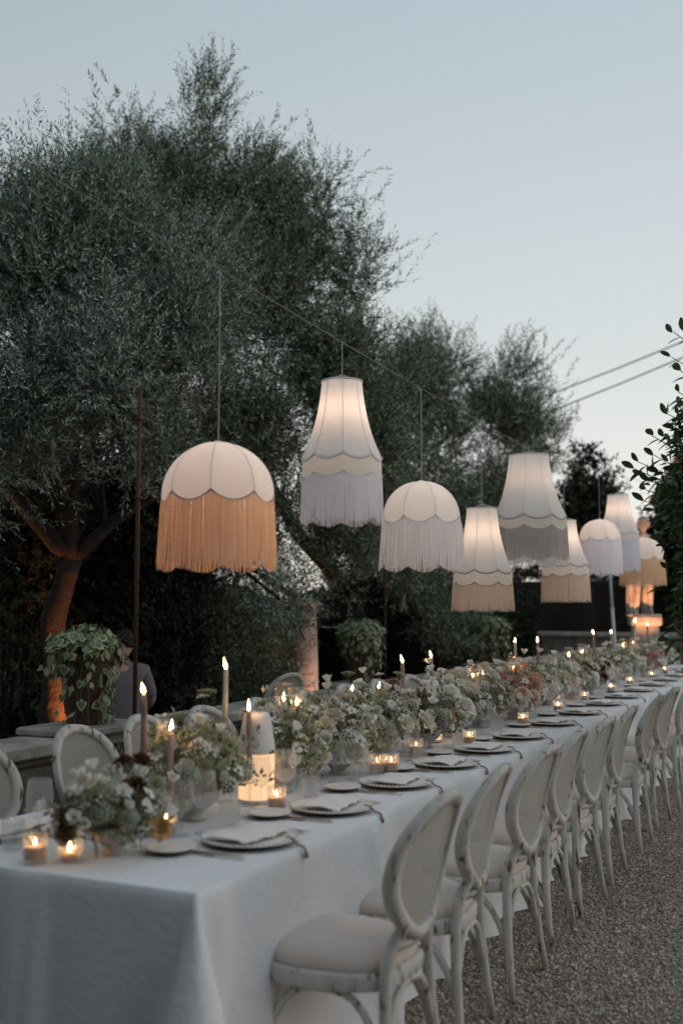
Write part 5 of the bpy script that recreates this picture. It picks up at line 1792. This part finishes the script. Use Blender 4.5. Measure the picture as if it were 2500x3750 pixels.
for i in range(15):
    u = i / 14
    z = .97 - u * .95
    ring = []
    for j in range(28):
        a = 2 * PI * j / 28
        rr = .055 + .035 * u + (.014 + .012 * u) * math.sin(a * 6 + u * 3) + .01 * math.sin(a * 3 + 7 * u)
        ring.append((-.215 + .03 * u + rr * math.cos(a) * .85, .03 + rr * math.sin(a), z))
    rings.append(ring)
dr.loft(rings, 0, True, True)
dr.build('drapery', M['marble'], st)
MB().tube([(-.20, -.02, .93), (-.08, -.10, .86), (.05, -.105, .80), (.15, -.05, .84), (.17, .06, .90)], [.05, .055, .06, .05, .04], 10).build('loincloth', M['marble'], st)
MB().box(-.28, .24, -.20, .16, -.002, .032, bev=.012).build('footing', M['marble'], st)
MB().tube([(.06, .12, .0), (.05, .10, .2), (.055, .085, .42), (.06, .07, .6)], [.10, .085, .075, .05], 10).build('stump', M['marble'], st)

# ------------------------------------------------------------------ garden spotlights (warm, lit in the photograph)
def spotlight(loc, target, energy, label, angle=70, colr=(1, .38, .12), size=.05):
    t = thing('garden_spotlight', label, 'spotlight', loc, 0, 'warm garden spotlights')
    d = (Vector(target) - Vector(loc)).normalized()
    rq = d.to_track_quat('Z', 'Y')
    o = MB().lathe([(.001, -.05), (.04, -.05), (.045, .05), (.041, .055), (.040, .035), (.001, .034)], 20).build('housing', M['spot_body'], t, loc=(0, 0, .09))
    o.rotation_mode = 'QUATERNION'
    o.rotation_quaternion = rq
    MB().lathe([(.001, .040), (.039, .040)], 20).build('lens', M['spot_lens'], o)
    MB().tube([(0, 0, -.02), (0, 0, .07)], .008, 6).build('spike', M['spot_body'], t)
    ld = bpy.data.lights.new('spot_beam', 'SPOT')
    ld.energy, ld.color, ld.spot_size, ld.spot_blend, ld.shadow_soft_size = energy, colr, R(angle), .5, size
    lo = link('spot_beam', ld, t, tuple(Vector((0, 0, .09)) + d * .08))
    lo.rotation_mode = 'QUATERNION'
    lo.rotation_quaternion = (-d).to_track_quat('Z', 'Y')
spotlight(T1 + Vector((.60, -.12, 0)), T1 + Vector((0, .05, 1.25)), 620, 'small garden spotlight at the foot of the orange lit trunk', 40, (1, .30, .08))
spotlight(T1 + Vector((-.75, .35, 0)), T1 + Vector((-.5, .3, 2.4)), 22, 'small garden spotlight behind the orange lit trunk', 60)
CP = at_d(697, 1396, 11.8)
CP.z = 0
spotlight(CP + Vector((.60, -.20, 0)), CP + Vector((0, 0, 1.1)), 42, 'small garden spotlight beside the pink lit column', 70, (1, .45, .28))
spotlight(SP + Vector((.45, -1.7, 0)), SP + Vector((.0, 0, 2.2)), 620, 'small garden spotlight in front of the statue pedestal', 40, (1, .40, .17))

# ------------------------------------------------------------------ stone column
ct = thing('stone_column', 'pale round stone column lit pink behind the wall', 'column', CP)
MB().box(-.24, .24, -.24, .24, 0, .12, bev=.02).build('plinth', M['marble'], ct)
MB().lathe([(.20, .12), (.205, .16), (.18, .20), (.172, .24), (.165, .8), (.150, 1.3), (.140, 1.55)], 32).build('shaft', M['marble'], ct)
MB().lathe([(.140, 1.55), (.16, 1.58), (.175, 1.62), (.175, 1.65), (.001, 1.66)], 32).build('capital', M['marble'], ct)

# ------------------------------------------------------------------ people seated on the terrace beyond the wall
def seated(name, label, loc, rz, shirt, hair, lean=0.0):
    t = thing(name, label, 'person', loc, rz)
    # faces -y, sitting on a chair at .46
    JB = [((0, .05, .56), (.15, .11)), ((0, .06, .72), (.135, .10)), ((0, .045, .90), (.155, .11)), ((0, .02, 1.03), (.12, .085)), ((0, 0, 1.10), (.055, .055)), ((0, -.02, 1.16), (.05, .05)),
          ((.17, .02, 1.03), (.058, .058)), ((.24, -.02, .80), (.046, .046)), ((.17, -.22, .72), (.036, .036)), ((.13, -.30, .72), (.03, .04)),
          ((-.17, .02, 1.03), (.058, .058)), ((-.24, -.02, .80), (.046, .046)), ((-.17, -.22, .72), (.036, .036)), ((-.13, -.30, .72), (.03, .04)),
          ((.10, -.02, .54), (.088, .088)), ((.12, -.40, .52), (.066, .066)), ((.12, -.40, .28), (.052, .052)), ((.12, -.38, .07), (.038, .038)), ((.12, -.50, .035), (.042, .03)),
          ((-.10, -.02, .54), (.088, .088)), ((-.12, -.40, .52), (.066, .066)), ((-.12, -.40, .28), (.052, .052)), ((-.12, -.38, .07), (.038, .038)), ((-.12, -.50, .035), (.042, .03))]
    EB = [(0, 1), (1, 2), (2, 3), (3, 4), (4, 5), (3, 6), (6, 7), (7, 8), (8, 9), (3, 10), (10, 11), (11, 12), (12, 13), (0, 14), (14, 15), (15, 16), (16, 17), (17, 18), (0, 19), (19, 20), (20, 21), (21, 22), (22, 23)]
    skin_obj('body', JB, EB, M['skin'], t, 1)
    gs = lambda idx, k, up=0: [(JB[i][0], tuple(a * k + .008 for a in JB[i][1])) for i in idx]
    skin_obj('shirt', gs([0, 1, 2, 3, 6, 7, 10, 11, 4], 1.14), [(0, 1), (1, 2), (2, 3), (3, 4), (4, 5), (3, 6), (6, 7), (3, 8)], shirt, t, 2)
    skin_obj('trousers', gs([0, 14, 15, 16, 17, 19, 20, 21, 22], 1.12), [(0, 1), (1, 2), (2, 3), (3, 4), (0, 5), (5, 6), (6, 7), (7, 8)], M['trousers'], t, 1)
    h = head_mesh(.10, None).build('head', M['skin'], t, loc=(0, -.10, 1.235))
    h.rotation_euler = (R(28), 0, 0)
    hair_mesh(.102, 3, 70).build('hair', hair, h)
    return t
PP = at_d(284, 1396, 8.7)
seated('person', 'seated person in a grey shirt turned away, behind the ivy planter', (PP.x, PP.y, 0), R(215), M['shirt'], M['hair'])
for k, (p_, rz, lab) in enumerate(((PP, 215 + 90, 'white terrace chair under the person in the grey shirt'), (at_d(612, 1396, 9.6), -20, 'empty white chair beyond the wall beside the pink lit column'))):
    t = thing('terrace_chair', lab, 'chair', (p_.x, p_.y, -.03 if k < 1 else 0), R(rz), 'chairs on the terrace beyond the wall')
    for n, me in CH:
        if k < 1 and n in ('back_frame', 'cane_panel', 'back_rail'):
            continue
        link(n, me, t)

# ------------------------------------------------------------------ lantern and buildings down the slope
LP = at_d(414, 1480, 11.5)
ln_ = thing('garden_lantern', 'small white topped garden lantern between the dark shrubs', 'lantern', (LP.x, LP.y, 0))
MB().tube([(0, 0, 0), (0, 0, LP.z - .10)], .03, 8).build('post', M['iron'], ln_)
MB().lathe([(.05, LP.z - .14), (.055, LP.z + .02), (.001, LP.z + .02)], 12).build('body', M['render_ochre'], ln_)
MB().lathe([(.075, LP.z + .02), (.05, LP.z + .12), (.03, LP.z + .17), (.001, LP.z + .175)], 16).build('cap', M['lamp_metal'], ln_)
def house(name, label, c, rz, w, d, zb, ze, zr, wallm, roofm, windows=3):
    t = thing(name, label, 'house', c, rz)
    MB().box(-w / 2, w / 2, -d / 2, d / 2, zb, ze).build('wall', wallm, t, False)
    o = .35
    th = .14
    rf = MB()
    sl = (zr - ze) / (d / 2)
    for s in (-1, 1):
        e = (0, s * (d / 2 + o))
        y0, y1 = 0, s * (d / 2 + o)
        z0, z1 = zr, ze - sl * o
        vs = [(-w / 2 - o, y0, z0), (w / 2 + o, y0, z0), (w / 2 + o, y1, z1), (-w / 2 - o, y1, z1)]
        rf.add(vs + [(x, y, z + th) for x, y, z in vs], [(0, 1, 2, 3), (7, 6, 5, 4), (0, 4, 5, 1), (1, 5, 6, 2), (2, 6, 7, 3), (3, 7, 4, 0)])
        # tile rows
    roof = rf.build('roof', roofm, t, False)
    n = int((w + 2 * o) / .22)
    for s in (-1, 1):
        tl = MB()
        for k in range(n):
            x = -w / 2 - o + .11 + k * .22
            tl.tube([(x, 0, zr + th), (x, s * (d / 2 + o + .03), ze - sl * o + th)], .07, 6)
        stuff(tl.build('roof_tiles', roofm, roof))
    gb = MB()
    for s in (-1, 1):
        gb.add([(s * w / 2, -d / 2, ze), (s * w / 2, d / 2, ze), (s * w / 2, 0, zr)], [(0, 1, 2)])
    gb.build('gable', wallm, t, False)
    for s in (-1, 1):
        for k in range(windows):
            x = -w / 2 + w * (k + .5) / windows
            zc = ze - 1.3
            wn = MB().box(x - .5, x + .5, s * d / 2 - .03, s * d / 2 + .03, zc - .65, zc + .65).build('window', M['lamp_metal'], t, False)
            for a in (-1, 1):
                MB().box(x + a * .23 - .2, x + a * .23 + .2, s * (d / 2 + .032) - .004, s * (d / 2 + .032) + .004, zc - .58, zc + .58).build('pane', M['pane'], wn, False)
    MB().box(w * .2, w * .2 + .6, -.3, .3, zr - .4, zr + .9).build('chimney', wallm, roof, False)
    return t
HP = at_d(760, 1480, 34)
house('farmhouse', 'pale farmhouse with a brown tiled roof down the slope beside the column', (HP.x, HP.y, 0), R(60), 7, 5.5, -9, -1.3, .15, M['render_white'], M['roof_brown'])
HQ = at_d(470, 1500, 44)
house('farmhouse', 'white farmhouse glimpsed through shrubs left of the column', (HQ.x, HQ.y, 0), R(35), 8, 6, -10, -1.6, .4, M['render_white'], M['roof'])
HR = at_d(1640, 1000, 25)
house('villa', 'ochre villa with red tiled eaves showing behind the laurel branches', (HR.x + 2.5, HR.y + 2.5, 0), R(-8), 6.4, 6, 0, 4.15, 5.9, M['render_ochre'], M['roof'])
hedge('clipped_hedge', 'tall unseen hedge added behind the camera to shade the open table end', -9.5, 5.5, -2.6, -1.15, 5.2, 30000, 7, leaf=(.05, .10, .38), group=None)  # added out of view to keep sky light off the table front
# low stone terrace wall behind the statue
lw = thing('terrace_wall', 'low grey stone garden wall behind the statue pedestal', 'wall', (-3.2, 20.6, 0))
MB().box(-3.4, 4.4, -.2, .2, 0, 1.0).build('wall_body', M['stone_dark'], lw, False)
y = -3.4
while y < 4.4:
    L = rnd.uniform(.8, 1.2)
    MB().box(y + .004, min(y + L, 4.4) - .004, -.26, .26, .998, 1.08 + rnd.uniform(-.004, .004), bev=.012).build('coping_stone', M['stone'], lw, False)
    y += L
